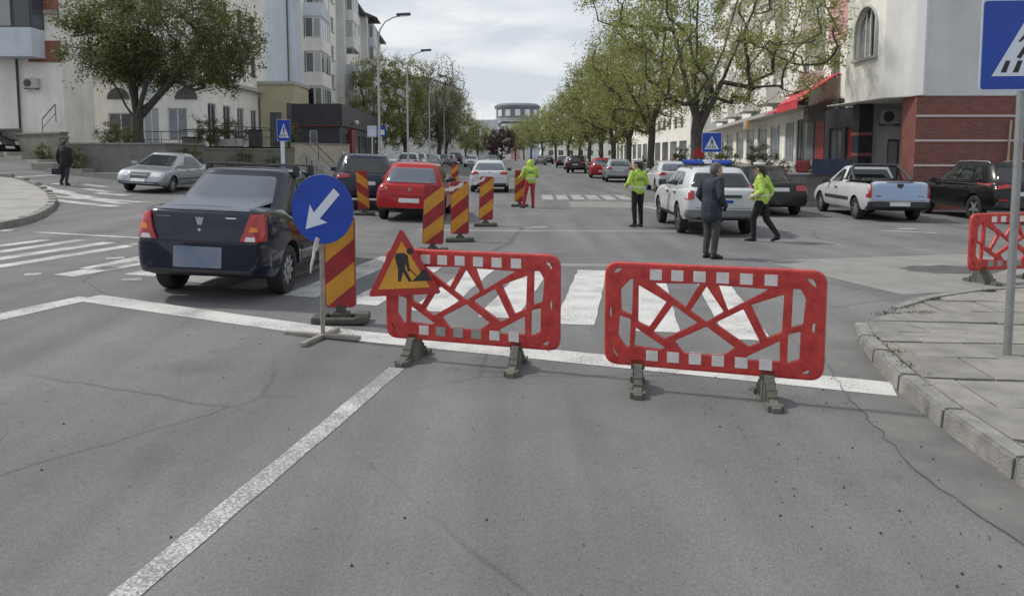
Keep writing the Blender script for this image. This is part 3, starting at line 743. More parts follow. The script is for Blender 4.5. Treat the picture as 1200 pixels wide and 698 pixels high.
# pedestrian crossing signs
def crossing_sign(loc, rz, size, zc, label, post_m='galv', pr=.03, lean=0, hgt=None, post_top=None):
    t = empty('crossing_sign', loc, rz, label, 'sign', 'blue pedestrian crossing signs', ry=lean)
    mb = MB(); mb.tube((0, 0, 0), (0, 0, post_top or zc + size / 2), pr, n=12); mb.build('post', post_m, t, sm=50)
    h_ = (hgt or size) / 2; wv = size / 2
    pl_ = poly_plate(round_poly([(-wv, zc - h_), (wv, zc - h_), (wv, zc + h_), (-wv, zc + h_)], .03, 4), -pr - .012, -pr - .004).build('plate', 'sign_pale', t)
    k = .965
    fd = poly_plate(round_poly([(-wv * k, zc - h_ * k), (wv * k, zc - h_ * k), (wv * k, zc + h_ * k), (-wv * k, zc + h_ * k)], .026, 4), -pr - .0145, -pr - .0125).build('blue_field', 'sign_blue', pl_)
    q = wv
    poly_plate([(-.74 * q, zc - .68 * h_), (.74 * q, zc - .68 * h_), (0, zc + .66 * h_)], -pr - .0165, -pr - .015).build('white_triangle', 'sign_white', pl_)
    y0, y1 = -pr - .0185, -pr - .017
    mb = MB()
    for x in (-.46, -.2, .06, .32):
        pp = [(x - .09, -.60), (x + .03, -.60), (x + .11, -.34), (x + .01, -.34)]
        m2 = poly_plate([(a * q, zc + b * h_) for a, b in pp], y0, y1); mb.add(m2.v, m2.f)
    mb.build('stripe_marks', 'sign_black', pl_)
    mb = MB()
    for pp in ([(-.04, .30), (.06, .30), (.10, .02), (.22, -.28), (.14, -.30), (.02, -.06), (-.14, -.30), (-.22, -.27), (-.06, 0)], [(.0 + .07 * cos(a), .39 + .07 * sin(a)) for a in [i * pi / 5 for i in range(10)]], [(-.04, .28), (-.2, .08), (-.16, .06), (0, .2)], [(.05, .28), (.2, .1), (.16, .07), (.03, .2)]):
        m2 = poly_plate([(a * q, zc + b * h_) for a, b in pp], y0, y1); mb.add(m2.v, m2.f)
    mb.build('walker_figure', 'sign_black', pl_)
    return t
crossing_sign((4.13, 6.07, pav_z(4, 6.07)), radians(-3), .72, 2.53, 'large blue crossing sign on a grey post at the right frame edge', pr=.032, lean=radians(-.3))
g = (6.95, 26.0); crossing_sign((*g, tz(*g)), radians(0), .68, 2.22, 'blue crossing sign above the white police car beside the big tree', pr=.03)
g = (-10.15, 33); crossing_sign((*g, tz(*g)), radians(56), .72, 2.55, 'blue crossing sign on a white post beyond the dark sedan roof', 'sign_white', pr=.09, hgt=.95)

# ------------------------------------------------------------------ cars
mat('tyre', (.022, .022, .023), .8, var=.3, vscale=9)
mat('rim_silver', (.40, .41, .42), .35, metal=.7)
mat('rim_dark', (.16, .16, .165), .45, metal=.5)
mat('car_dark', (.018, .018, .02), .7)
mat('plastic_dark', (.035, .036, .04), .55)
mat('plastic_grey', (.16, .165, .175), .5)
mat('glass_dark', (.012, .014, .017), .06, spec=.8)
mat('glass_sky', (.17, .19, .22), .05, spec=1.0, metal=.8)
mat('lamp_red', (.36, .010, .012), .2, coat=.6, var=.35, vscale=16)
mat('lamp_clear', (.62, .64, .66), .12, coat=.6)
mat('lamp_amber', (.7, .22, .02), .25)
mat('plate_white', (.62, .64, .66), .5, var=.12, vscale=14)
mat('plate_blur', (.13, .165, .25), .5, c2=(.22, .245, .29), vscale=2.5)
mat('chrome', (.6, .6, .62), .18, metal=.9)
mat('seam_dark', (.012, .012, .014), .6)
mat('blue_lamp', (.02, .10, .55), .15, coat=.5, trans=.25)
PAINT = {}
def paint(name, c, metal=.25, rough=.32):
    return mat('paint_' + name, c, rough, metal, coat=.3 if c[1] < .1 else .5, spec=.3 if c[1] < .1 else .5, var=.04, vscale=1.5)
mat('paint_navy', (.006, .010, .023), .16, 0, coat=.5, spec=.3, var=.04, vscale=1.5); paint('red', (.36, .012, .014), .1); paint('white', (.50, .515, .54), 0); paint('white_blue', (.50, .55, .62), 0)
paint('silver', (.33, .35, .38), .5); paint('grey', (.15, .165, .185), .5); paint('black', (.006, .006, .007), .0, .25); paint('blue', (.010, .018, .040), .0); paint('pale_grey', (.42, .44, .47), .3)
paint('tailgate', (.36, .47, .66), .1)

RING = [(0, 0), (.80, 0), (.93, .03), (.985, .16), (1.0, .40), (.992, .60), (.97, .78), (.94, .90), (.88, .975), (.74, 1.0), (.38, 1.0), (0, 1.0)]
def interp(P, y):
    if y <= P[0][0]: return P[0][1]
    for (a, za), (b, zb) in zip(P, P[1:]):
        if y <= b:
            t = (y - a) / (b - a); return za + (zb - za) * t
    return P[-1][1]
class Car: pass
def car_shell(sp):
    """lower body and cabin of a car as meshes plus a BVH to lay trim on; Y forward"""
    L_, W_ = sp['L'], sp['W']; h = W_ / 2
    ends, scal = sp.get('plan', ([0, .012, .05, .12, .25, .42], [.80, .90, .952, .982, .995, 1.0]))
    ys = sorted(set([-L_ / 2 + e for e in ends] + [L_ / 2 - e for e in ends] + [(-L_ / 2 + .5) + (L_ - 1.0) * i / 22 for i in range(23)]))
    vs, fs, mi = [], [], []; n = len(RING); full = n * 2 - 2
    for y in ys:
        e = min(y + L_ / 2, L_ / 2 - y); k = interp(list(zip(ends, scal)), e)
        if y > 0: k = k - (1 - k) * .4
        zt = interp(sp['top'], y) ; zb = sp.get('zb', .24) + .10 * max(0, 1 - e / .5) ** 2
        zt -= .05 * max(0, 1 - e / .12) ** 2
        fl = 1 + .012 * max(0, 1 - min(abs(y - sp['ax'][0]), abs(y - sp['ax'][1])) / .55)
        ring = []
        for fx, fz in RING:
            x = h * k * fx * (fl if .1 < fz < .7 else 1)
            z = zb + (zt - zb) * fz + (.018 * (1 - fx * fx) if fz == 1 else 0)
            yy = y
            if y < 0: yy = y + sp.get('rlean', .05) * max(0, fz - .55) * max(0, 1 - (y + L_ / 2) / .5) + .03 * max(0, .25 - fz) * (e < .2)
            else: yy = y - sp.get('flean', .22) * max(0, fz - .5) * max(0, 1 - (L_ / 2 - y) / .6)
            ring.append((x, yy, z))
        vs += ring + [(-x, yy, z) for x, yy, z in ring[-2:0:-1]]
    for j in range(len(ys) - 1):
        for i in range(full):
            i2 = (i + 1) % full
            fs.append((j * full + i, j * full + i2, (j + 1) * full + i2, (j + 1) * full + i)); mi.append(1 if i in (0, full - 1) else 0)
    fs.append(tuple(range(full - 1, -1, -1))); fs.append(tuple((len(ys) - 1) * full + i for i in range(full))); mi += [0, 0]
    me = bpy.data.meshes.new('body'); me.from_pydata(vs, [], fs); me.polygons.foreach_set('material_index', mi)
    bm = bmesh.new(); bm.from_mesh(me); bmesh.ops.recalc_face_normals(bm, faces=bm.faces[:]); bm.to_mesh(me); bm.free()
    # wheel arches (and the load bed of a pickup) are cut out
    o = bpy.data.objects.new('tmp', me); col.objects.link(o); me.materials.append(MATS['car_dark']); me.materials.append(MATS['car_dark'])
    cut = MB(); r = sp['r'] + .055
    for ya in sp['ax']:
        for s in (-1, 1):
            xa, xb = sorted((s * (h - .27), s * (h + .2)))
            cut.tube((xa, ya, sp['r'] + .01), (xb, ya, sp['r'] + .01), r, n=28, m=1)
    cobs = [cut.mesh('cut')]
    if 'bed' in sp:
        y0, y1, zf = sp['bed']; c2 = MB(); c2.box(-h + .09, h - .09, y0, y1, zf, 2, m=1); cobs.append(c2.mesh('cut2'))
    tmp = []
    for cm in cobs:
        co = bpy.data.objects.new('cut', cm); col.objects.link(co); co.hide_render = True; tmp.append(co)
        md = o.modifiers.new('b', 'BOOLEAN'); md.operation = 'DIFFERENCE'; md.object = co; md.solver = 'EXACT'
    dg = bpy.context.evaluated_depsgraph_get(); dg.update()
    lower = bpy.data.meshes.new_from_object(o.evaluated_get(dg)); lower.name = 'body'; mis = [0] * len(lower.polygons); lower.polygons.foreach_get('material_index', mis)
    bpy.data.objects.remove(o)
    for t_ in tmp: bpy.data.objects.remove(t_)
    # cabin
    yr0, yf0, yr1, yf1, z0, z1, w0, w1 = sp['gh']; ne = sp.get('ne', 5.5)
    def lev(t):
        return yr0 + (yr1 - yr0) * t ** sp.get('rc', 1.0), yf0 + (yf1 - yf0) * t ** .95, w0 + (w1 - w0) * t ** 1.3, z0 + (z1 - z0) * t
    N = 64; vs, fs = [], []
    def ring(yr, yf, w_, z):
        yc, ly = (yr + yf) / 2, (yf - yr) / 2
        for i in range(N):
            a = 2 * pi * (i + .5) / N; c_, s_ = cos(a), sin(a)
            vs.append((w_ * math.copysign(abs(c_) ** (2 / ne), c_), yc + ly * math.copysign(abs(s_) ** (2 / ne), s_), z))
    rings = 0
    for t in (-.12, 0, .15, .3, .45, .6, .75, .88, .96, 1.0):
        yr, yf, w_, z = lev(max(t, 0)); ring(yr, yf, w_, z0 + (z1 - z0) * t); rings += 1
    yr, yf, w_, z = lev(1)
    yc, ly = (yr + yf) / 2, (yf - yr) / 2
    for s, dz in ((.965, .022), (.9, .038), (.75, .052), (.5, .062), (.2, .066)):
        ring(yc - ly * s, yc + ly * s, w_ * s, z + dz); rings += 1
    for j in range(rings - 1):
        for i in range(N): fs.append((j * N + i, j * N + (i + 1) % N, (j + 1) * N + (i + 1) % N, (j + 1) * N + i))
    fs.append(tuple(range((rings - 1) * N, rings * N)))
    cab = bpy.data.meshes.new('cabin'); cab.from_pydata(vs, [], fs); cab.update()
    bm = bmesh.new(); bm.from_mesh(cab); bmesh.ops.recalc_face_normals(bm, faces=bm.faces[:]); bm.to_mesh(cab); bm.free()
    allv = [v.co.copy() for v in lower.vertices]; k = len(allv); allv += [v.co.copy() for v in cab.vertices]
    allf = [list(p.vertices) for p in lower.polygons] + [[i + k for i in p.vertices] for p in cab.polygons]
    c = Car(); c.bvh = BVHTree.FromPolygons(allv, allf); c.lower = smooth(lower, 32); c.cab = smooth(cab, 40); c.lev = lev; c.sp = sp
    return c

def patch(c, poly, axis, sgn_=1, off=.005, thick=.02, cell=.06, name='trim'):
    """a piece of trim or glass laid on the car's skin: outline in the plane across `axis`, dropped along it"""
    bm = bmesh.new(); bm.faces.new([bm.verts.new((p[0], p[1], 0)) for p in poly])
    for ax in (0, 1):
        lo, hi = min(p[ax] for p in poly), max(p[ax] for p in poly); k = lo + cell * .5
        while k < hi:
            co = [0, 0, 0]; no_ = [0, 0, 0]; co[ax] = k; no_[ax] = 1
            bmesh.ops.bisect_plane(bm, geom=bm.verts[:] + bm.edges[:] + bm.faces[:], plane_co=co, plane_no=no_); k += cell
    bmesh.ops.triangulate(bm, faces=[f for f in bm.faces if len(f.verts) > 4])
    if axis == 'x': di = Vector((-sgn_, 0, 0)); org = lambda p: Vector((sgn_ * 3, p.x, p.y))
    elif axis == 'y': di = Vector((0, -sgn_, 0)); org = lambda p: Vector((p.x, sgn_ * 6, p.y))
    else: di = Vector((0, 0, -1)); org = lambda p: Vector((p.x, p.y, 4))
    for v in bm.verts:
        o = org(v.co); h = c.bvh.ray_cast(o, di)
        if h[0] is None:
            q = c.bvh.find_nearest(o + di * (2.5 if axis != 'y' else 4)); v.co = q[0]; 
        else:
            v.co = h[0] - di * off
    if thick:
        be = [e for e in bm.edges if e.is_boundary]; r = bmesh.ops.extrude_edge_only(bm, edges=be)
        for v in r['geom']:
            if isinstance(v, bmesh.types.BMVert): v.co = v.co + di * (thick + off)
    bmesh.ops.recalc_face_normals(bm, faces=bm.faces[:])
    me = bpy.data.meshes.new(name); bm.to_mesh(me); bm.free(); return smooth(me, 50)

def wheel_meshes(r, wd=.2, spokes=7, cover=False):
    T = Matrix.Rotation(pi / 2, 4, 'Y')
    t = MB(); q = wd / 2
    t.lathe([(r * .66, -q * .9), (r * .80, -q), (r * .95, -q * .92), (r, -q * .7), (r, q * .7), (r * .95, q * .92), (r * .80, q), (r * .66, q * .9), (r * .64, 0), (r * .66, -q * .9)], 36, T)
    tm = t.mesh('tyre', 40)
    rm = MB()
    rm.lathe([(r * .66, -q * .5), (r * .67, q * .88), (r * .63, q * .90), (r * .60, q * .55), (r * .58, q * .2), (.001, q * .2)], 36, T, m=1)
    for k in range(spokes):
        a = 2 * pi * k / spokes; ux, uz = cos(a), sin(a); vx, vz = -uz, ux
        w1, w2 = r * .085, r * .13
        P_ = [(ux * r * .12 + vx * w2, uz * r * .12 + vz * w2), (ux * r * .62 + vx * w1, uz * r * .62 + vz * w1), (ux * r * .62 - vx * w1, uz * r * .62 - vz * w1), (ux * r * .12 - vx * w2, uz * r * .12 - vz * w2)]
        rm.prism(P_, q * .35, q * .78, T, m=0)
    rm.lathe([(r * .2, q * .3), (r * .2, q * .82), (r * .12, q * .9), (.001, q * .9)], 16, T, m=0)
    return tm, rm.mesh('rim', 40)

def build_car(name, sp, label, pm, rack=False, shared=None):
    c = car_shell(sp); W_ = sp['W']; h = W_ / 2; L_ = sp['L']
    t = empty(name, label=label, cat=sp.get('cat', 'car'))
    c.lower.materials[0] = MATS[pm]; c.lower.materials[1] = MATS['car_dark']; body = link('body', c.lower, None, t); cab = link('cabin', c.cab, [sp.get('cabpaint', pm)], t)
    def P(nm, poly, ax, s, m, parent=t, off=.005, th=.02, cell=.06): return link(nm, patch(c, poly, ax, s, off, th, cell, nm), m, parent)
    def qd(f, tt):
        yr, yf, w_, z = c.lev(tt); return (yr + (yf - yr) * f, z)
    gl = sp.get('glass', 'glass_dark')
    for s in (-1, 1):
        for quad in sp['side']:
            P('side_window', round_poly([qd(*q) for q in quad], .04, 3), 'x', s, sp.get('sglass', 'glass_dark'), off=.010)
        for y in sp.get('seams', []):
            for (ya, za), (yb, zb) in zip(y, y[1:]):
                d = Vector((yb - ya, zb - za)).normalized(); n_ = Vector((-d.y, d.x)) * .006
                P('door_seam', [(ya + n_.x, za + n_.y), (yb + n_.x, zb + n_.y), (yb - n_.x, zb - n_.y), (ya - n_.x, za - n_.y)], 'x', s, 'seam_dark', body, off=.002, th=0, cell=.08)
        for y, z in sp.get('handles', []):
            P('door_handle', round_poly([(y - .09, z - .018), (y + .09, z - .018), (y + .09, z + .018), (y - .09, z + .018)], .015), 'x', s, sp.get('handle_m', pm), body, off=.03, th=.03)
        for (y0, y1, z0, z1, m) in sp.get('strips', []):
            P('side_trim', round_poly([(y0, z0), (y1, z0), (y1, z1), (y0, z1)], .02), 'x', s, m, body, off=.012, th=.02)
        # mirrors
        my, mz = sp['mirror']; hit = c.bvh.ray_cast(Vector((s * 3, my, mz)), Vector((-s, 0, 0)))
        bx_ = abs(hit[0].x) if hit[0] else h
        mb = MB(); xa, xb = sorted((s * (bx_ + .03), s * (bx_ + .23))); mb.box(xa, xb, my - .05, my + .06, mz - .02, mz + .12, ch=.03)
        xa, xb = sorted((s * (bx_ - .02), s * (bx_ + .06))); mb.box(xa, xb, my - .02, my + .03, mz - .01, mz + .03); mb.build('mirror', sp.get('mirror_m', pm), t, sm=40)
    yr, yf, w_, z = c.lev(.5)
    rw_ = sp['rearw']
    P('rear_window', round_poly([(c.lev(tt)[2] * k * (1), c.lev(tt)[3]) for k, tt in rw_], .06, 4), 'y', -1, gl, off=.010)
    P('windscreen', round_poly([(c.lev(tt)[2] * k, c.lev(tt)[3]) for k, tt in [(-.84, .06), (.84, .06), (.80, .92), (-.80, .92)]], .06, 4), 'y', 1, sp.get('fglass', 'glass_dark'), off=.010)
    for nm, poly, m, mirror, off in sp['rear']:
        for s in ((1, -1) if mirror else (1,)):
            P(nm, [(x * s, z) for x, z in poly][::s], 'y', -1, m, t, off=off)
    for nm, poly, m, mirror, off in sp['front']:
        for s in ((1, -1) if mirror else (1,)):
            P(nm, [(x * s, z) for x, z in poly][::s], 'y', 1, m, t, off=off)
    # bumpers and sills in darker plastic where the car has them
    tm, rm = wheel_meshes(sp['r'], .205, sp.get('spokes', 7))
    for ya in sp['ax']:
        for s in (-1, 1):
            wq = link('wheel', tm, 'tyre', t, loc=(s * (h - .115), ya, sp['r']), rot=(0, 0, 0 if s > 0 else pi))
            link('rim', rm, [sp.get('rim', 'rim_silver'), 'car_dark'], wq)
    for s in (-1, 1):      # undertray keeps daylight from showing between the wheels' wells
        pass
    if sp.get('antenna', True):
        yr, yf, w_, z = c.lev(1); mb = MB(); yy = yf - .25 if sp.get('antf', True) else yr + .2
        mb.path([(0, yy, z + .05), (0, yy - .12, z + .25), (0, yy - .2, z + .38)], [.006, .004, .003], 5); mb.build('antenna', 'plastic_dark', t)
    for nm, fn in sp.get('extra', []): fn(t, c)
    c.root = t; return c

def rect(x0, x1, z0, z1, r=.03): return round_poly([(x0, z0), (x1, z0), (x1, z1), (x0, z1)], r, 3)

def roof_rack(t, c):
    yr, yf, w_, z = c.lev(1); w_ = w_ + .02
    for y in (-.5, .15):
        mb = MB(); mb.box(-w_ - .03, w_ + .03, y - .025, y + .025, z + .082, z + .105, ch=.008)
        r = mb.build('roof_bar', 'plastic_dark', t)
        for s in (-1, 1):
            mb = MB(); xa, xb = sorted((s * (w_ - .04), s * (w_ + .045))); mb.box(xa, xb, y - .03, y + .03, z - .05, z + .083, ch=.012); mb.build('rack_foot', 'plastic_dark', r)
def roof_rails(t, c, m='plastic_dark'):
    yr, yf, w_, z = c.lev(1)
    for s in (-1, 1):
        x = s * (w_ * .93); k = [(x, yr + .2, z + .02), (x, yr + .3, z + .075), (x, (yr + yf) / 2, z + .09), (x, yf - .3, z + .07), (x, yf - .2, z + .015)]
        MB().path(k, .018, 6).build('roof_rail', m, t, sm=50)
def lightbar(t, c):
    yr, yf, w_, z = c.lev(1); y = (yr + yf) / 2 + .25
    b = MB().box(-.56, .56, y - .1, y + .1, z + .085, z + .12, ch=.01).build('light_bar', 'plastic_dark', t)
    for x0, x1, m in ((-.6, -.12, 'blue_lamp'), (-.1, .1, 'lamp_clear'), (.12, .6, 'blue_lamp')): MB().box(x0, x1, y - .14, y + .14, z + .12, z + .225, ch=.03).build('beacon', m, b, sm=40)
    for s in (-1, 1): MB().box(s * .5 - .03, s * .5 + .03, y - .05, y + .05, z + .01, z + .09).build('bar_mount', 'plastic_dark', b)
def exhaust(t, c):
    L_ = c.sp['L']; MB().tube((.5, -L_ / 2 + .0, .27), (.5, -L_ / 2 + .3, .27), .028, n=10).build('exhaust', 'galv', t)
def badge(z, r=.045):
    def f(t, c):
        h = c.bvh.ray_cast(Vector((0, -6, z)), Vector((0, 1, 0)))
        y = h[0].y if h[0] else -c.sp['L'] / 2
        mb = MB(); mb.prism([(-r, r * .9), (-r * .5, -r), (r * .5, -r), (r, r * .9), (r * .45, r * .6), (0, r * .9), (-r * .45, r * .6)], 0, .008, Matrix.Translation((0, y - .002, z)) @ Matrix.Rotation(pi / 2, 4, 'X')); mb.build('badge', 'chrome', t)
    return f

# dark sedan ---------------------------------------------------------------------------------------------
SEDAN = dict(plan=([0, .015, .06, .15, .30, .5], [.72, .83, .905, .955, .985, 1.0]), L=4.2, W=1.60, r=.305, ax=(-1.28, 1.35), zb=.25, rlean=.10, top=[(-2.13, 1.06), (-1.9, 1.10), (-1.35, 1.08), (-1.0, .97), (.9, .95), (1.1, .97), (1.9, .84), (2.13, .70)],
    gh=(-1.66, 1.12, -.86, .22, .97, 1.475, .745, .57), ne=5.0, rc=.9,
    side=[[(.285, .10), (.50, .08), (.50, .88), (.30, .86)], [(.525, .08), (.80, .08), (.715, .88), (.525, .88)], [(.195, .12), (.265, .11), (.275, .80), (.25, .72)]],
    seams=[[(.98, .45), (1.0, .93)], [(-.02, .32), (-.02, .95)], [(-.95, .62), (-1.0, .95)], [(-.95, .62), (-.80, .36), (.93, .30), (.98, .45)]],
    handles=[(.12, .84), (-.84, .86)], handle_m='paint_navy', strips=[(-.85, .95, .50, .57, 'plastic_dark')], mirror=(.82, .98), glass='glass_sky',
    rearw=[(-.80, .20), (.80, .20), (.80, .92), (-.80, .92)],
    rear=[('tail_light', [(.48, .735), (.745, .735), (.75, .80), (.715, 1.045), (.58, 1.045), (.53, .85)], 'lamp_red', True, .03), ('reverse_light', [(.54, .74), (.66, .74), (.65, .79), (.56, .79)], 'lamp_clear', True, .036),
          ('indicator', [(.58, .845), (.68, .845), (.665, .90), (.60, .90)], 'lamp_amber', True, .036), ('bumper', rect(-.77, .77, .33, .70, .08), 'paint_navy', False, .03), ('bumper_insert', rect(-.62, .62, .34, .40, .02), 'plastic_dark', False, .036),
          ('number_plate', rect(-.28, .28, .42, .66, .01), 'plate_blur', False, .04), ('boot_seam', rect(-.53, .53, .712, .72, .001), 'seam_dark', False, .004),
          ('boot_seam', [(.515, .72), (.525, .72), (.56, .86), (.605, 1.05), (.595, 1.05), (.55, .86)], 'seam_dark', True, .004), ('lettering', rect(.30, .42, .985, .998, .004), 'chrome', False, .006), ('lettering', rect(-.50, -.34, .985, .998, .004), 'plastic_grey', False, .006),
          ('boot_lock', [(.018 * cos(a), .85 + .018 * sin(a)) for a in [i * pi / 5 for i in range(10)]], 'chrome', False, .008)],
    front=[('headlight', [(.42, .62), (.8, .66), (.83, .78), (.5, .76)], 'lamp_clear', True, .01), ('grille', rect(-.36, .36, .62, .74), 'plastic_dark', False, .01), ('lower_grille', rect(-.5, .5, .34, .46), 'plastic_dark', False, .01), ('number_plate', rect(-.26, .26, .47, .58, .01), 'plate_white', False, .02)],
    extra=[('rack', roof_rack), ('badge', badge(.955, .05))], rim='rim_silver', spokes=9, antenna=False)
HATCH = dict(L=4.06, W=1.74, r=.31, ax=(-1.30, 1.29), zb=.24, rlean=.12, top=[(-2.03, .96), (-1.6, .98), (.9, .93), (1.1, .95), (1.8, .84), (2.03, .68)],
    gh=(-1.92, 1.12, -1.38, .25, .95, 1.45, .82, .615), ne=5.0, rc=1.3,
    side=[[(.34, .10), (.54, .08), (.54, .88), (.36, .88)], [(.565, .08), (.80, .08), (.73, .88), (.565, .88)], [(.20, .16), (.32, .12), (.335, .84), (.26, .8)]],
    seams=[[(-.02, .32), (-.02, .95)], [(.98, .45), (1.0, .93)]], handles=[(.12, .82), (-.84, .84)], mirror=(.82, .97), mirror_m='plastic_dark', glass='glass_sky',
    rearw=[(-.84, .12), (.84, .12), (.82, .86), (-.82, .86)],
    rear=[('tail_light', round_poly([(.53, .80), (.82, .76), (.84, .97), (.60, .95)], .04), 'lamp_red', True, .014), ('bumper_lower', rect(-.78, .78, .26, .36, .04), 'plastic_dark', False, .045), ('bumper', rect(-.81, .81, .36, .64, .07), 'paint_red', False, .045),
          ('number_plate', rect(-.26, .26, .50, .61, .01), 'plate_white', False, .055), ('tailgate_seam', rect(-.62, .62, .66, .67, .001), 'seam_dark', False, .004), ('reverse_light', rect(.56, .64, .83, .89, .02), 'lamp_amber', True, .018)],
    front=SEDAN['front'], extra=[('badge', badge(.84, .05))], rim='rim_dark', spokes=9)
WHATCH = dict(HATCH, L=4.3, W=1.8, r=.32, ax=(-1.35, 1.30), top=[(-2.15, 1.0), (-1.6, 1.02), (.9, .93), (1.1, .95), (1.9, .82), (2.15, .66)], gh=(-2.0, 1.15, -1.40, .2, .98, 1.42, .85, .62),
    rear=[('tail_light', round_poly([(.46, .86), (.84, .82), (.86, 1.0), (.56, .98)], .05), 'lamp_red', True, .014), ('bumper_lower', rect(-.78, .78, .26, .44, .05), 'plastic_dark', False, .05), ('bumper', rect(-.83, .83, .44, .66, .07), 'paint_white', False, .045),
          ('number_plate', rect(-.26, .26, .70, .81, .01), 'plate_white', False, .014), ('tailgate_seam', rect(-.62, .62, .67, .68, .001), 'seam_dark', False, .004)], rim='rim_silver', extra=[('badge', badge(.93, .04))])
SUV = dict(L=4.34, W=1.77, r=.36, ax=(-1.29, 1.385), zb=.34, rlean=.10, top=[(-2.17, 1.10), (-1.6, 1.13), (.9, 1.08), (1.1, 1.10), (1.85, 1.02), (2.17, .85)], cat='police car',
    gh=(-2.0, 1.10, -1.62, .28, 1.09, 1.53, .835, .64), ne=5.0, rc=1.4,
    side=[[(.34, .10), (.55, .08), (.55, .88), (.36, .88)], [(.575, .08), (.82, .08), (.745, .88), (.575, .88)], [(.18, .22), (.31, .14), (.325, .86), (.24, .84)]],
    seams=[[(.0, .42), (.0, 1.08)], [(1.0, .5), (1.02, 1.05)], [(-.98, .75), (-1.02, 1.08)]], handles=[(.14, .94), (-.82, .96)], handle_m='plastic_dark', mirror=(.84, 1.10), mirror_m='plastic_dark',
    rearw=[(-.84, .10), (.84, .10), (.80, .84), (-.80, .84)],
    strips=[(-.86, .94, .36, .46, 'plastic_dark')],
    rear=[('tail_light', round_poly([(.66, .86), (.88, .84), (.88, 1.05), (.66, 1.06)], .04), 'lamp_red', True, .016), ('bumper', rect(-.86, .86, .36, .62, .06), 'plastic_grey', False, .05), ('bumper_insert', rect(-.6, .6, .37, .47, .03), 'plastic_dark', False, .056),
          ('trim_bar', rect(-.42, .42, .905, .965, .02), 'plastic_dark', False, .03), ('number_plate', rect(-.26, .26, .76, .87, .01), 'plate_white', False, .016), ('tailgate_seam', rect(-.64, .64, .655, .665, .001), 'seam_dark', False, .004), ('lettering', rect(-.23, .23, .775, .845, .01), 'sign_blue', False, .02)],
    front=[('headlight', rect(.48, .82, .80, .94, .05), 'lamp_clear', True, .01), ('grille', rect(-.46, .46, .80, .92, .03), 'plastic_dark', False, .01), ('bumper_lower', rect(-.75, .75, .4, .58, .05), 'plastic_dark', False, .03)],
    extra=[('rails', roof_rails), ('bar', lightbar)], rim='rim_dark', spokes=5)
BIGSUV = dict(SUV, L=4.70, W=1.89, cat='car', r=.365, ax=(-1.36, 1.36), top=[(-2.35, 1.08), (-1.6, 1.10), (.9, 1.03), (1.1, 1.05), (1.95, .98), (2.35, .80)], gh=(-2.2, 1.15, -1.78, .25, 1.05, 1.60, .89, .69),
    seams=[[(.05, .42), (.05, 1.03)], [(-.95, .8), (-1.0, 1.05)]], strips=[(-.9, 1.0, .38, .46, 'plastic_dark'), (-1.7, .95, 1.045, 1.062, 'chrome')], handles=[(.2, .93), (-.8, .95)], mirror=(.9, 1.06),
    rear=[('tail_light', round_poly([(.42, .98), (.90, .94), (.91, 1.10), (.55, 1.08)], .04), 'lamp_red', True, .016), ('bumper', rect(-.88, .88, .36, .60, .06), 'plastic_dark', False, .05), ('reflector', rect(.58, .84, .62, .67, .02), 'lamp_red', True, .02),
          ('number_plate', rect(-.26, .26, .76, .87, .01), 'plate_white', False, .016)], extra=[('rails', lambda t, c: roof_rails(t, c, 'galv'))], rim='rim_silver', spokes=5)
TRUNK_S = dict(SEDAN, L=4.6, W=1.78, ax=(-1.35, 1.36), top=[(-2.3, .98), (-2.05, 1.02), (-1.45, 1.0), (-1.1, .95), (.9, .93), (1.1, .95), (2.0, .82), (2.3, .66)], gh=(-1.75, 1.2, -.9, .25, .95, 1.40, .83, .60), glass='glass_dark',
    rear=[('tail_light', rect(.45, .84, .76, .92, .04), 'lamp_red', True, .012), ('bumper', rect(-.82, .82, .32, .62, .07), 'paint_black', False, .05), ('number_plate', rect(-.26, .26, .74, .85, .01), 'plate_white', False, .012)],
    front=[('headlight', round_poly([(.40, .60), (.84, .62), (.85, .76), (.46, .76)], .05), 'lamp_clear', True, .012), ('grille', round_poly([(-.30, .52), (.30, .52), (.38, .76), (-.38, .76)], .03), 'plastic_dark', False, .012), ('grille_bar', rect(-.3, .3, .64, .66, .005), 'chrome', False, .02),
           ('lower_grille', rect(-.74, .74, .30, .42, .04), 'plastic_dark', False, .012), ('number_plate', rect(-.26, .26, .42, .53, .01), 'plate_white', False, .03)], extra=[], rim='rim_silver', spokes=7, antenna=True, handle_m='paint_silver', strips=[(-.85, .95, .50, .54, 'plastic_dark')])
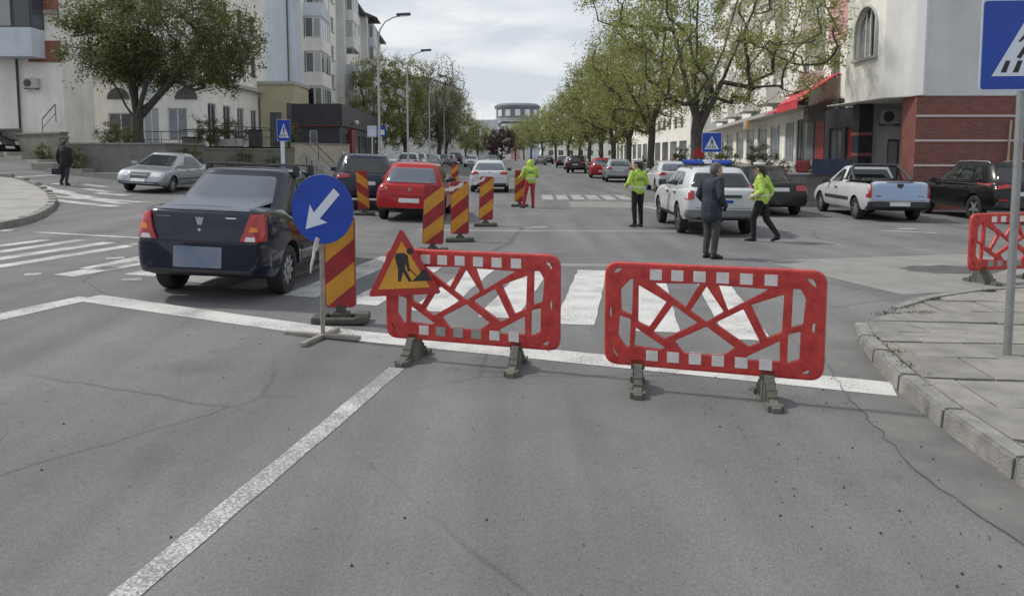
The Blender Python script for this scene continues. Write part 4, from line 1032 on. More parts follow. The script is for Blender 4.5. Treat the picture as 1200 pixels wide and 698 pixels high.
PICK = dict(L=4.5, W=1.74, r=.315, ax=(-1.38, 1.50), zb=.28, rlean=.0, top=[(-2.25, 1.10), (-1.0, 1.10), (-.2, 1.06), (.95, .97), (1.15, .98), (2.0, .84), (2.25, .70)], bed=(-2.17, -.42, .62), cat='pickup truck',
    gh=(-.32, 1.20, -.12, .30, 1.0, 1.46, .80, .60), ne=6, rc=1.0,
    side=[[(.12, .10), (.66, .08), (.56, .88), (.14, .86)]], seams=[[(.02, .34), (.02, 1.0)], [(1.02, .45), (1.04, .95)]], handles=[(.16, .86)], handle_m='plastic_dark', strips=[(-.9, 1.0, .52, .62, 'plastic_dark')], mirror=(.86, .99), mirror_m='plastic_dark',
    rearw=[(-.82, .16), (.82, .16), (.80, .88), (-.80, .88)],
    rear=[('tail_light', rect(.74, .85, .66, 1.04, .02), 'lamp_red', True, .012), ('tailgate', rect(-.70, .70, .60, 1.07, .02), 'paint_tailgate', False, .02), ('bumper', rect(-.82, .82, .32, .56, .05), 'plastic_dark', False, .06), ('number_plate', rect(-.27, .27, .44, .55, .01), 'plate_white', False, .07),
          ('tailgate_handle', round_poly([(-.09, 1.05), (.09, 1.05), (.07, .96), (0, .92), (-.07, .96)], .02), 'plastic_dark', False, .03), ('lettering', rect(-.62, -.50, .69, .72, .005), 'plastic_dark', False, .024), ('lettering', rect(.48, .64, .70, .72, .005), 'plastic_grey', False, .024)],
    front=SEDAN['front'], rim='rim_silver', spokes=8, antenna=False)
def sport_bar(t, c):
    mb = MB()
    for s in (-1, 1):
        mb.path([(s * .80, -1.15, 1.10), (s * .74, -.78, 1.36), (s * .62, -.55, 1.53)], .045, 8); mb.path([(s * .80, -.5, 1.1), (s * .66, -.5, 1.45)], .04, 8)
    mb.path([(-.62, -.55, 1.53), (.62, -.55, 1.53)], .05, 8); mb.box(-.64, .64, -.52, -.48, 1.10, 1.16); mb.build('sport_bar', 'plastic_dark', t, sm=50)
    
    for s in (-.81, .81): MB().box(s - .05, s + .05, -2.2, -.42, 1.108, 1.135).build('bed_rail', 'plastic_dark', t)
PICK['extra'] = [('bar', sport_bar)]

def place(root, px_rear_left=None, x=0, y=0, heading=0, sp=None):
    """put a car on the ground, tilted with the slope; heading clockwise from straight ahead"""
    a = -radians(heading)
    fx, fy = -sin(a), cos(a)
    pf, pb = tz(x + fx * 1.3, y + fy * 1.3), tz(x - fx * 1.3, y - fy * 1.3)
    rx_, ry_ = cos(a), sin(a)
    pr_, pl_ = tz(x + rx_ * .75, y + ry_ * .75), tz(x - rx_ * .75, y - ry_ * .75)
    root.location = (x, y, (pf + pb + pr_ + pl_) / 4)
    root.rotation_mode = 'XYZ'
    M_ = Matrix.Rotation(a, 4, 'Z') @ Matrix.Rotation(math.atan2(pf - pb, 2.6), 4, 'X') @ Matrix.Rotation(-math.atan2(pr_ - pl_, 1.5), 4, 'Y')
    root.rotation_euler = M_.to_euler()
def by_axle(root, sp, lx, ly, heading, side=-1):
    """place so that the rear wheel on the given side stands at (lx, ly)"""
    a = -radians(heading); h = sp['W'] / 2 - .115; ya = sp['ax'][0]
    ox, oy = -side * h, -ya
    place(root, None, lx + ox * cos(a) - oy * sin(a), ly + ox * sin(a) + oy * cos(a), heading)

c_log = build_car('sedan_car', SEDAN, 'dark navy sedan with roof bars and red tail lights beside the arrow sign', 'paint_navy')
g = G(330, 343); by_axle(c_log.root, SEDAN, g[0] + .0, g[1], 2, side=1)
c_red = build_car('hatchback_car', HATCH, 'red hatchback seen from behind beside the striped delineators', 'paint_red')
place(c_red.root, None, -2.66, 21.0, 0)
c_wh = build_car('hatchback_car', WHATCH, 'white hatchback driving away down the middle of the street', 'paint_white')
place(c_wh.root, None, -1.05, 36.2, 0)
c_pol = build_car('police_car', SUV, 'white police car with blue light bar between the officers', 'paint_white')
by_axle(c_pol.root, SUV, 3.84, 16.9, 1.5)
c_pol.root.scale = (.95, .95, .95)
c_pk = build_car('pickup_truck', PICK, 'white pickup with pale blue tailgate parked by the brick corner', 'paint_white')
by_axle(c_pk.root, PICK, 9.9, 21.2, 4)
c_ks = build_car('offroad_car', BIGSUV, 'black family SUV with chrome window line parked beside the white pickup', 'paint_black')
by_axle(c_ks.root, BIGSUV, 13.1, 20.9, 2)
c_bs = build_car('sedan_car', TRUNK_S, 'black sedan half hidden behind the walking officer', 'paint_black')
place(c_bs.root, None, 7.85, 24.0, 0)
c_pa = build_car('sedan_car', dict(TRUNK_S, fglass='glass_sky'), 'silver sedan waiting at the side street crossing on the left', 'paint_silver')
place(c_pa.root, None, -13.55, 29.2, 181)

def recolour(root, pm):
    for ch in kids_of(root):
        if ch.name.split('.')[0] in ('body', 'cabin', 'bumper', 'mirror') and ch.material_slots:
            ch.material_slots[0].link = 'OBJECT'; ch.material_slots[0].material = MATS[pm]
def kids_of(r): return [o for o in col.objects if o.parent == r]
FAR = [(c_ks, 'paint_blue', -4.9, 24.2, -14, 'dark blue tall car between the navy sedan and the red hatchback'),
       (c_wh, 'paint_white', 7.7, 36.5, 2, 'white hatchback parked under the big tree behind the police car'),
       (c_wh, 'paint_silver', 6.95, 49.2, 3, 'silver hatchback parked in the right-hand row behind the standing officer'),
       (c_red, 'paint_red', 6.75, 56.5, 4, 'small red car parked right in front of the silver hatchback'),
       (c_ks, 'paint_black', 6.4, 71, 14, 'black SUV parked ahead of the small red car'),
       (c_wh, 'paint_pale_grey', 6.9, 86, 3, 'pale car parked ahead of the black SUV'),
       (c_bs, 'paint_black', 6.6, 97, 3, 'dark car far down the right-hand parked row, ahead of the pale car'),
       (c_ks, 'paint_white_blue', -8.6, 63, -2, 'pale blue-white van-like car first in the left-hand parked row'),
       (c_ks, 'paint_white', -9.0, 71, 178, 'white tall car second in the left-hand parked row'),
       (c_wh, 'paint_silver', -8.6, 82, 0, 'silver car third in the left-hand parked row'),
       (c_bs, 'paint_grey', -8.4, 92, 0, 'grey car fourth in the left-hand parked row'),
       (c_wh, 'paint_silver', -8.5, 102, 0, 'silver car fifth in the left-hand parked row'),
       (c_ks, 'paint_blue', -8.6, 114, 0, 'dark blue car sixth in the left-hand parked row'),
       (c_bs, 'paint_white', -5.0, 92, 180, 'white car coming towards us far down the street'),
       (c_wh, 'paint_grey', -3.2, 118, 180, 'grey car coming towards us farthest down the street'),
       (c_bs, 'paint_grey', 4.4, 116, 0, 'grey car far off in the right lane near the purple tree'),
       (c_wh, 'paint_black', 6.2, 128, 0, 'dark hatchback at the far end of the right-hand parked row'),
       (c_bs, 'paint_black', -27.6, 38.0, 100, 'dark car nosing in at the left frame edge')]
for src, pm, x, y, hd, lb in FAR:
    r = copy_tree(src.root); r['label'] = lb; r['category'] = 'car'; r['group'] = 'cars along the street'
    for ch in kids_of(r):
        if ch.name.split('.')[0] in ('beacon', 'light_bar'): bpy.data.objects.remove(ch)
    recolour(r, pm); place(r, None, x, y, hd)

# ------------------------------------------------------------------ buildings
mat('render_white', (.82, .80, .745), .9, streak=.08, var=.10, vscale=.8, bump=.15, bscale=20)
mat('render_grey', (.58, .585, .585), .9, streak=.06, var=.08, vscale=.7, bump=.12, bscale=18)
mat('render_blue', (.54, .60, .67), .9, streak=.06, var=.08, vscale=.7)
mat('render_pale', (.76, .75, .72), .9, streak=.08, var=.10, vscale=.9, bump=.12, bscale=18)
mat('render_beige', (.46, .42, .30), .9, var=.10, vscale=1.2)
mat('panel_red', (.26, .10, .085), .85, var=.15, vscale=2)
mat('panel_pink', (.60, .33, .34), .85, var=.10, vscale=2)
mat('dark_clad', (.030, .032, .040), .5, var=.2, vscale=3)
mat('frame_white', (.62, .63, .64), .5)
mat('frame_dark', (.07, .07, .075), .5)
mat('pane', (.035, .042, .055), .07, spec=.9, objvar=.75)
mat('pane_curtain', (.30, .31, .32), .2, objvar=.5, spec=.7)
mat('pane_shop', (.06, .075, .10), .1, spec=.8, objvar=.6, c2=(.15, .16, .18), vscale=1.1)
mat('roof_dark', (.06, .06, .062), .7)
mat('awning_red', (.52, .04, .055), .7, var=.15, vscale=3)
mat('shop_red', (.20, .02, .025), .5)
mat('olive', (.10, .10, .04), .8)
mat('iron', (.035, .036, .04), .5)
mat('stone_cap', (.42, .41, .39), .85, var=.1, vscale=3)
mat('ac_white', (.46, .46, .45), .5)
mat('blue_tarp', (.022, .036, .07), .6, var=.4, vscale=3)
mat('glazing_hazed', (.16, .19, .23), .3)  # distant glass, lightened in colour to stand in for haze
mat('roof_hazed', (.17, .18, .20), .7)  # distant roof, haze put into the paler colour
mat('stripe_pale', (.56, .50, .47), .8)

class Face:
    """an upright wall plane: u along it, z up, n outwards"""
    def __init__(s, O, U): s.O = Vector((O[0], O[1])); s.U = Vector(U).normalized(); s.N = Vector((s.U.y, -s.U.x))
    def p(s, u, z, d=0): q = s.O + s.U * u + s.N * d; return Vector((q.x, q.y, z))
    def to(s, B, z=0): return s
def face_ab(A, B): return Face(A, (B[0] - A[0], B[1] - A[1])), math.hypot(B[0] - A[0], B[1] - A[1])
def wall(fc, width, z0, z1, openings, m, parent, name='wall', reveal=.16, back=None):
    """wall with real openings (u0, u1, z0, z1), their reveals turned inwards"""
    us = sorted(set([0, width] + [v for o in openings for v in o[:2]])); zs = sorted(set([z0, z1] + [v for o in openings for v in o[2:4]]))
    us = [u for u in us if 0 <= u <= width]; zs = [z for z in zs if z0 <= z <= z1]
    mb = MB()
    for ua, ub in zip(us, us[1:]):
        for za, zb in zip(zs, zs[1:]):
            cu, cz_ = (ua + ub) / 2, (za + zb) / 2
            if any(o[0] < cu < o[1] and o[2] < cz_ < o[3] for o in openings): continue
            mb.add([fc.p(ua, za), fc.p(ub, za), fc.p(ub, zb), fc.p(ua, zb)], [(0, 1, 2, 3)])
    for o in openings:
        a = [fc.p(o[0], o[2]), fc.p(o[1], o[2]), fc.p(o[1], o[3]), fc.p(o[0], o[3])]; b = [fc.p(o[0], o[2], -reveal), fc.p(o[1], o[2], -reveal), fc.p(o[1], o[3], -reveal), fc.p(o[0], o[3], -reveal)]
        mb.add(a + b, [(0, 4, 5, 1), (1, 5, 6, 2), (2, 6, 7, 3), (3, 7, 4, 0)])
    return mb.build(name, m, parent, recalc=False)
WM = {}
def window(fc, o, parent, d=-.10, fm='frame_white', pm='pane', sill=True, mull=1, name='window'):
    """frame, pane and sill in an opening; meshes shared between windows of one size and direction"""
    wd, hg = round(o[1] - o[0], 2), round(o[3] - o[2], 2); key = (wd, hg, mull, sill)
    if key not in WM:
        f = .06; mb = MB()
        for x0, x1, z0, z1 in [(0, f, 0, hg), (wd - f, wd, 0, hg), (f, wd - f, 0, f), (f, wd - f, hg - f, hg)]: mb.box(x0, x1, -.03, .03, z0, z1)
        for k in range(1, mull + 1): x = wd * k / (mull + 1); mb.box(x - f / 2, x + f / 2, -.028, .028, f, hg - f)
        if sill: mb.box(-.06, wd + .06, -.24, .0, -.06, -.003)
        pn = MB(); pn.box(f * .5, wd - f * .5, -.006, .006, f * .5, hg - f * .5)
        WM[key] = (mb.v, mb.f, pn.mesh('pane'), {})
    v_, f_, pmesh, dd = WM[key]
    if fm not in dd:
        q = MB(); q.add(v_, f_); me = q.mesh('window'); me.materials.append(MATS[fm]); dd[fm] = me
    if pm not in dd:
        q = pmesh.copy(); q.materials.append(MATS[pm]); dd[pm] = q
    ang = math.atan2(fc.U.y, fc.U.x); loc = fc.p(o[0], o[2], d)
    par = Vector(parent.matrix_local.translation) if parent else Vector((0, 0, 0))
    w_ = link(name, dd[fm], None, parent, loc=loc - par, rot=(0, 0, ang))
    link('pane', dd[pm], None, w_); return w_
def fbox(fc, u0, u1, d0, d1, z0, z1, mb=None):
    """box on a wall plane (d outwards)"""
    mb = mb or MB(); q = [fc.p(u0, z0, d0), fc.p(u1, z0, d0), fc.p(u1, z0, d1), fc.p(u0, z0, d1)]
    vs = [(p.x, p.y, z0) for p in q] + [(p.x, p.y, z1) for p in q]
    return mb.add(vs, [(0, 3, 2, 1), (4, 5, 6, 7), (0, 1, 5, 4), (1, 2, 6, 5), (2, 3, 7, 6), (3, 0, 4, 7)])
def bld(name, label): return empty(name, (0, 0, 0), 0, label, 'building')
def ac_unit(fc, u, z, parent_label):
    t = empty('air_conditioner', fc.p(u, z, .0), math.atan2(fc.U.y, fc.U.x), parent_label, 'air conditioner')
    mb = MB(); mb.box(0, .8, -.34, -.04, 0, .56, ch=.02); mb.build('casing', 'ac_white', t)
    mb = MB(); mb.lathe([(.21, 0), (.21, .015), (.19, .02), (.05, .02), (.05, .03), (.001, .03)], 20, Matrix.Translation((.28, -.34, .28)) @ Matrix.Rotation(pi / 2, 4, 'X')); mb.build('fan_grille', 'frame_dark', t)
    for x in (.1, .7): MB().box(x - .02, x + .02, -.36, 0, -.045, -.003).build('bracket', 'iron', t)

# --- far-left building (pale gable with red panels and a glazed balcony)
b1 = bld('corner_building', 'pale building with red panels and glazed balcony at the left edge')
Y1 = 42.0
xa, xb = -40.0, D(74, 100, Y1)[0]
f1 = Face((xa, Y1), (1, 0)); w1 = xb - xa
op = [(w1 - 1.4 - 8.2, w1 - 8.2, 9.0, 10.6)]
wall(f1, w1, 1.5, 17, op, 'render_white', b1)
for o in op: window(f1, o, b1)
fr, wr = face_ab((xb, Y1), (xb, Y1 + 3.0)); wall(fr, wr, 1.5, 17, [], 'render_white', b1)
for (px0, px1, y0, y1) in ((34, 72, 48, 73), (34, 76, -2, 17)):
    A, B = D(px0, y1, Y1), D(px1, y0, Y1); fbox(f1, A[0] - xa, min(B[0], xb - .02) - xa, .004, .05, A[2], B[2]).build('red_panel', 'panel_red', b1)
A, B = D(-40, 66, Y1 - 1.2), D(36, 32, Y1 - 1.2)
bal = fbox(f1, A[0] - xa, B[0] - xa, .002, 1.2, A[2], B[2]).build('balcony', 'render_blue', b1)
ub, zb_, zt_ = B[0] - xa, B[2], B[2] + 1.75
for k in range(5):
    u1_ = ub - .05 - k * 1.0
    o = (u1_ - .95, u1_, zb_ + .03, zt_ - .05); window(f1, o, b1, d=1.12, fm='frame_dark', pm='pane_curtain' if k % 2 else 'pane', sill=False, mull=0)
fs_ = Face(f1.p(ub, 0, 1.18).to_2d(), (0, 1)); window(fs_, (.05, 1.1, zb_ + .03, zt_ - .05), b1, d=0, fm='frame_dark', sill=False, mull=0)
fbox(f1, A[0] - xa, ub + .06, .002, 1.28, zt_, zt_ + .4).build('balcony_roof', 'render_pale', b1)
fbox(f1, D(34, 0, Y1)[0] - xa, xb - xa - .02, .006, .12, D(0, 17, Y1)[2] + .02, D(0, 17, Y1)[2] + .22).build('ledge', 'stone_cap', b1)
u = D(22, 100, Y1)[0] - xa; mb = MB(); mb.tube(f1.p(u, 2.2, .09), f1.p(u, 7.2, .09), .06, n=8); mb.build('drainpipe', 'iron', b1)
A = D(31, 104, Y1); ac_unit(f1, A[0] - xa, A[2], 'air conditioner box on the pale wall at the far left')
# --- block behind the tree
b2 = bld('apartment_block', 'pale apartment block behind the big leafy tree')
Y2, xl, xr = 46.5, xb - 4.5, -19.2
f2 = Face((xl, Y2), (1, 0)); w2 = xr - xl
op, ops = [], []
for fl in range(4):
    z = 7.6 + fl * 2.9
    for u in (4.6, 6.9, 9.2):
        if u + 1.3 < w2: op.append((u, u + 1.25, z, z + 1.4))
for u, ww, z0, z1 in ((4.5, 1.5, 2.3, 4.3), (6.7, .95, 2.3, 4.6), (8.2, 1.2, 2.6, 4.6), (9.9, .9, 2.3, 4.8)):
    if u + ww < w2: ops.append((u, u + ww, z0, z1))
wall(f2, w2, 1.5, 20, op + ops, 'render_pale', b2)
for o in op: window(f2, o, b2, pm=R.choice(['pane', 'pane', 'pane_curtain']))
for i, o in enumerate(ops): window(f2, o, b2, pm='pane_curtain' if i % 2 else 'pane_shop', sill=False, name='shop_window')
f2b, wb_ = face_ab((xr, Y2), (xr - .15, 59.2)); op = []; ops = []
for fl in range(4):
    z = 7.55 + fl * 2.9
    for u in (1.2, 4.0, 6.6, 9.2): op.append((u, u + (1.0 if u != 4.0 else .7), z, z + 1.45))
for u in (.8, 3.4, 6.0, 8.8): ops.append((u, u + 1.4, 2.3, 5.0))
wall(f2b, wb_, 1.5, 20, op + ops, 'render_white', b2)
for o in op: window(f2b, o, b2, fm='frame_dark')
for o in ops: window(f2b, o, b2, pm='pane_shop', sill=False, name='shop_window')
fbox(f2b, 0, wb_, .003, .35, 6.35, 6.6).build('cornice', 'stone_cap', b2); fbox(f2, 0, w2 + .3, .003, .3, 6.36, 6.58).build('cornice', 'stone_cap', b2)
# arched heads over the ground-floor openings
for i, u in enumerate((5.2, 7.2, 9.4)):
    mb = MB(); arc_ = [(u + .7 * cos(a), 5.15 + .7 * sin(a)) for a in [k * pi / 10 for k in range(11)]]
    q = [f2.p(a, b, .06) for a, b in arc_]; q2 = [f2.p(a, b, .002) for a, b in arc_]; n = len(q)
    mb.add(q + q2, [tuple(range(n))] + [(k, n + k, n + k + 1, k + 1) for k in range(n - 1)]); mb.build('arch_panel', 'frame_dark' if i != 1 else 'render_blue', b2)
# --- yellow ground-floor shop between the two blocks
b3 = bld('beige_shop', 'beige ground floor annex with dark olive strips left of the dark shop')
f3, w3 = face_ab((-19.9, 57.0), (-16.55, 57.0)); zt3 = 7.0
ops = [(.35, .75, 2.3, 6.0), (1.45, 2.35, 2.3, 4.9), (2.75, 3.1, 2.3, 5.6)]
wall(f3, w3, 1.5, zt3, ops, 'render_beige', b3)
for i, o in enumerate(ops): window(f3, o, b3, fm='olive', pm='pane_shop', sill=False, mull=0, name='shop_window')
f3b, w3b = face_ab((-16.55, 57.0), (-16.6, 61.2)); wall(f3b, w3b, 1.5, zt3, [(1, 1.5, 2.4, 5.5), (2.6, 3.1, 2.4, 5.5)], 'render_beige', b3)
for o in ((1, 1.5, 2.4, 5.5), (2.6, 3.1, 2.4, 5.5)): window(f3b, o, b3, fm='olive', pm='pane_shop', sill=False, mull=0, name='shop_window')
mb = MB(); mb.box(-19.9, -16.5, 56.9, 61.3, zt3, zt3 + .25); mb.build('roof', 'stone_cap', b3)
# --- tall block with bay balconies
b4 = bld('tall_apartment_block', 'tall pale block with stacked bay balconies along the left of the street')
P0, P1 = Vector((-17.15, 61.5)), Vector((-21.2, 122.0)); dv = (P1 - P0).normalized(); f4 = Face(P0, dv); w4 = (P1 - P0).length
f4.N = Vector((dv.y, -dv.x))
ZT = 19.4
fg, wg = face_ab((-26.0, 61.5), (-17.15, 61.5)); wall(fg, wg, 1.0, ZT + .6, [], 'render_blue', b4)  # gable: shade of this face is put into the blue-grey colour
mb = MB(); mb.tube(fg.p(wg - 1.1, 7, .08), fg.p(wg - 1.1, ZT, .08), .06, n=6); mb.build('drainpipe', 'frame_dark', b4)
bays = [(1.0, 5.2), (19.5, 24.0), (38.5, 43.0)]; wins = []; FLZ = [4.6 + 2.85 * k for k in range(5)]
plain = [(7.5, 9.0), (11.2, 12.4), (14.0, 15.6), (27.0, 28.6), (30.5, 31.7), (34.0, 35.5), (46, 47.5), (50, 51.5), (54, 55.5)]
for z in FLZ:
    for a, b in plain: wins.append((a, b, z + .9, z + 2.3))
wall(f4, w4, .2, ZT, wins, 'render_white', b4)
for o in wins: window(f4, o, b4, pm=R.choice(['pane', 'pane', 'pane_curtain']))
for bi, (a, b) in enumerate(bays):
    for fi, z in enumerate(FLZ):
        dpt = 1.45
        by = fbox(f4, a, b, .003, dpt, z, z + 1.05).build('balcony', 'render_pale' if (fi + bi) % 3 else 'render_blue', b4)
        fbox(f4, a, b, .003, dpt - .04, z + 2.72, z + 2.846).build('balcony_slab', 'stone_cap', by)
        if (fi + bi) % 4 == 3:
            for u in (a + .05, b - .05): MB().tube(f4.p(u, z + 1.05, dpt - .08), f4.p(u, z + 2.72, dpt - .08), .04, n=6).build('balcony_post', 'frame_white', by)
            fbox(f4, a + .4, b - .4, .004, .05, z + 1.06, z + 2.6).build('balcony_door', 'pane', by)
        else:
            n = 4; st = (b - a) / n
            for k in range(n): window(f4, (a + k * st + .03, a + (k + 1) * st - .03, z + 1.06, z + 2.70), b4, d=dpt - .06, fm='frame_white', pm=R.choice(['pane', 'pane_curtain', 'pane_curtain']), sill=False, mull=0)
            # glazed cheek facing the crossing
            fk = Face(f4.p(a, 0, .05).to_2d(), f4.N); 
            fk = Face(f4.p(a, 0, dpt - .05).to_2d(), -f4.N); fk.N = -f4.U
            ck = Face(f4.p(a + .02, 0, 0.02).to_2d(), f4.N)
            window(ck, (.08, .74, z + 1.06, z + 2.70), b4, d=0, fm='frame_white', pm='pane', sill=False, mull=0); window(ck, (.76, dpt - .1, z + 1.06, z + 2.70), b4, d=0, fm='frame_white', pm='pane_curtain', sill=False, mull=0)
for a, b in ((5.6, 6.9), (17.3, 19.0), (36.4, 38.1)): fbox(f4, a, b, .004, .75, 4.4, ZT + .2).build('pier', 'render_grey', b4)
fbox(f4, -.2, w4 + .3, .004, .8, ZT, ZT + .25).build('eaves', 'roof_dark', b4)
for a, b in bays:
    q = [f4.p(a - .4, ZT + .26, 1.9), f4.p(b + .4, ZT + .26, 1.9), f4.p(b + .4, ZT + .26, -1.5), f4.p(a - .4, ZT + .26, -1.5), f4.p(a - .4, ZT + 1.7, -1.5), f4.p(b + .4, ZT + 1.7, -1.5)]
    mb = MB(); mb.add(q, [(0, 1, 5, 4), (0, 4, 3), (1, 2, 5), (0, 3, 2, 1), (3, 4, 5, 2)]); mb.build('dormer_roof', 'roof_dark', b4)
q0, q1 = f4.p(0, 0, 0), f4.p(w4, 0, 0)
mb = MB(); mb.prism([(q0.x - .02, q0.y + .02), (q1.x - .02, q1.y), (q1.x - 10, q1.y), (q0.x - 8.8, q0.y + .02)], ZT + .02, ZT + .3); mb.build('flat_roof', 'roof_dark', b4)
# --- dark shop
b5 = bld('dark_shop', 'black clad corner shop with red upright panel at the foot of the tall block')
f5, w5 = face_ab((-16.4, 56.2), (-12.95, 56.2)); op = [(1.15, 1.75, 2.55, 3.55)]
wall(f5, w5, .2, 5.35, op, 'dark_clad', b5); window(f5, op[0], b5, fm='frame_white', pm='pane', sill=False, mull=0)
f5b, w5b = face_ab((-12.95, 56.2), (-13.9, 76.0)); ops = [(.8, 3.6, 1.1, 3.3), (6.2, 9.5, .6, 3.3), (10.2, 13.5, .6, 3.3), (14.2, 18, .6, 3.3)]
wall(f5b, w5b, .2, 5.35, ops, 'dark_clad', b5)
for o in ops: window(f5b, o, b5, fm='frame_dark', pm='pane_shop', sill=False, mull=1, name='shop_window')
fbox(f5b, 3.9, 5.9, .004, .25, .5, 3.7).build('red_panel', 'shop_red', b5)
fbox(f5, -.1, w5 + .1, .004, .18, 3.85, 5.5).build('fascia', 'dark_clad', b5); fbox(f5b, -.1, w5b, .004, .2, 3.86, 5.49).build('fascia', 'dark_clad', b5)
fbox(f5, 0, w5, .185, .2, 3.83, 3.9).build('red_line', 'shop_red', b5)
mb = MB(); mb.prism([(-16.4, 56.25), (-12.98, 56.25), (-13.9, 76), (-17.5, 76)], 5.2, 5.34); mb.build('roof', 'roof_dark', b5)
lp = MB(); lp.lathe([(.001, .30), (.16, .22), (.20, .08), (.15, -.05), (.05, -.1), (.001, -.1)], 14); wl = empty('wall_lantern', f5b.p(4.8, 4.2, .5), 0, 'round white lantern on the dark shop fascia', 'lantern'); lp.build('globe', 'frame_white', wl, sm=60); MB().tube((0, 0, .1), (-.4, .0, .1), .02).build('arm', 'iron', wl)
# --- farther blocks on the left
b6 = bld('far_block', 'grey far block showing between the left-hand trees')
f6, w6 = face_ab((-16.0, 150), (-12.0, 176)); op = [(2 + 3.1 * i, 3.4 + 3.1 * i, z, z + 1.5) for i in range(7) for z in (4, 7, 10, 13)]
wall(f6, w6, 0, 16.4, op, 'render_grey', b6)
for o in op: window(f6, o, b6, sill=False)
f6b, w6b = face_ab((-30, 150), (-16, 150)); wall(f6b, w6b, 0, 16.4, [], 'render_grey', b6)
mb = MB(); mb.prism([(-30, 150), (-16, 150), (-12, 176), (-30, 176)], 16.4, 16.8); mb.build('roof', 'roof_dark', b6)

# --- right: corner building with arched window and brick base
r0 = bld('brick_corner_building', 'grey corner building with arched window over a red brick ground floor')
ZB, ZC = 3.75, 16.0
fa, wa = face_ab((13.0, 29.3), (13.0, 26.3))
ua, ub_, zs_, zr = .75, 2.45, 5.3, 6.25; rr = (ub_ - ua) / 2
arcp = [(ua, zs_), (ub_, zs_)] + [((ua + ub_) / 2 + rr * cos(a), zr + rr * 1.05 * sin(a)) for a in [k * pi / 12 for k in range(13)]]
wp = plate2d('upper_wall', [(0, ZB), (wa, ZB), (wa, ZC), (0, ZC)], [arcp], .36)
ax_ = math.atan2(fa.U.y, fa.U.x); wp.transform(Matrix.Translation((fa.O.x - fa.N.x * .18, fa.O.y - fa.N.y * .18, 0)) @ Matrix.Rotation(ax_, 4, 'Z') @ Matrix.Rotation(pi / 2, 4, 'X')); link('upper_wall', wp, 'render_white', r0)  # lit side of the corner: brightness put into the paler render
mb = MB(); q = [fa.p(u, z, -.2) for u, z in arcp]; mb.add(q, [tuple(range(len(q)))]); aw = mb.build('arched_window', 'pane', r0, recalc=False)
um = (ua + ub_) / 2
for u, zt in ((ua + .04, zr), (um - .35, zr + .7), (um + .35, zr + .7), (um, zr + .84), (ub_ - .04, zr)): fbox(fa, u - .035, u + .035, -.19, -.13, zs_, zt).build('frame_bar', 'frame_white', aw)
fbox(fa, ua + .08, um - .02, -.195, -.16, zs_ + .05, zr + .5).build('curtain', 'pane_curtain', aw)
fbox(fa, ua - .08, ub_ + .08, .002, .12, zs_ - .1, zs_ - .01).build('sill', 'stone_cap', aw)
ring_ = [fa.p(u, z, .03) for u, z in arcp]; MB().path(ring_[1:] + [ring_[0]], .045, 6).build('arch_moulding', 'stone_cap', r0)
fb_, wb2 = face_ab((13.0, 26.3), (13.68, 25.3)); wall(fb_, wb2, ZB, ZC, [], 'render_pale', r0, 'upper_wall')  # chamfer: middle tone between lit and shaded sides, set by colour
fbox(fb_, wb2 - .1, wb2 + .2, -.1, .06, ZB, ZC).build('corner_strip', 'frame_white', r0)
fc_, wc = face_ab((13.85, 25.25), (30, 25.25)); wall(fc_, wc, ZB, ZC, [], 'render_grey', r0, 'upper_wall')  # front: its shade is put into the grey render
mb = MB(); mb.prism([(13.01, 29.3), (13.01, 26.3), (13.7, 25.28), (30, 25.28), (30, 31), (13.01, 31)], ZB - .02, ZB + .02); mb.build('soffit', 'render_pale', r0)
fd, wd_ = face_ab((13.66, 25.3), (16.9, 25.3)); bw_ = wall(fd, wd_, -.3, ZB - .02, [], 'red_brick', r0, 'brick_wall')
fe, we = face_ab((13.66, 26.2), (13.66, 25.3)); wall(fe, we, -.3, ZB - .02, [], 'panel_red', r0, 'brick_pier')
fe2, we2 = face_ab((17.0, 26.2), (13.66, 26.2)); wall(fe2, we2, -.3, ZB - .02, [], 'panel_red', r0, 'brick_pier')
ff, wf = face_ab((16.9, 25.3), (19.6, 24.5)); wall(ff, wf, -.3, ZB + .1, [], 'red_brick', r0, 'brick_wall'); fgb, wgb = face_ab((19.6, 24.5), (28, 24.5)); wall(fgb, wgb, -.3, ZB + .1, [], 'red_brick', r0, 'brick_wall')
for z in (.62, 1.36, 2.2, 3.03):
    fbox(fd, 0, wd_, .003, .035, z, z + .07).build('stripe_course', 'stripe_pale', r0); fbox(ff, 0, wf, .003, .035, z, z + .07).build('stripe_course', 'stripe_pale', r0); fbox(fgb, 0, wgb, .003, .035, z, z + .07).build('stripe_course', 'stripe_pale', r0)
MB().tube((16.75, 25.18, .9), (16.8, 25.18, 2.9), .035, n=8).build('pipe', 'wall_beige', r0)
# recessed entrance between brick corner and shop
fh, wh_ = face_ab((14.15, 29.6), (17.5, 29.6))
wall(fh, wh_, -.3, ZB - .03, [(.75, 1.25, .0, 2.35)], 'render_grey', r0, 'entrance_wall'); window(fh, (.75, 1.25, 0, 2.35), r0, fm='frame_dark', pm='pane_curtain', sill=False, mull=0, name='door')
fi_, wi_ = face_ab((14.15, 33.8), (14.15, 29.6)); wall(fi_, wi_, -.3, ZB - .03, [(.5, 1.7, .2, 2.9), (2.1, 3.6, .2, 2.9)], 'dark_clad', r0, 'entrance_wall')
for o, m in (((.5, 1.7, .2, 2.9), 'pane_shop'), ((2.1, 3.6, .2, 2.9), 'shop_red')): window(fi_, o, r0, fm='frame_dark', pm=m, sill=False, mull=1, name='shop_window')
MB().box(13.55, 14.1, 29.2, 29.75, -.2, ZB - .03).build('pillar', 'dark_clad', r0)
for z in (.9, 1.7, 2.5): MB().box(13.53, 14.12, 29.18, 29.77, z, z + .12).build('pillar_band', 'panel_red', r0)
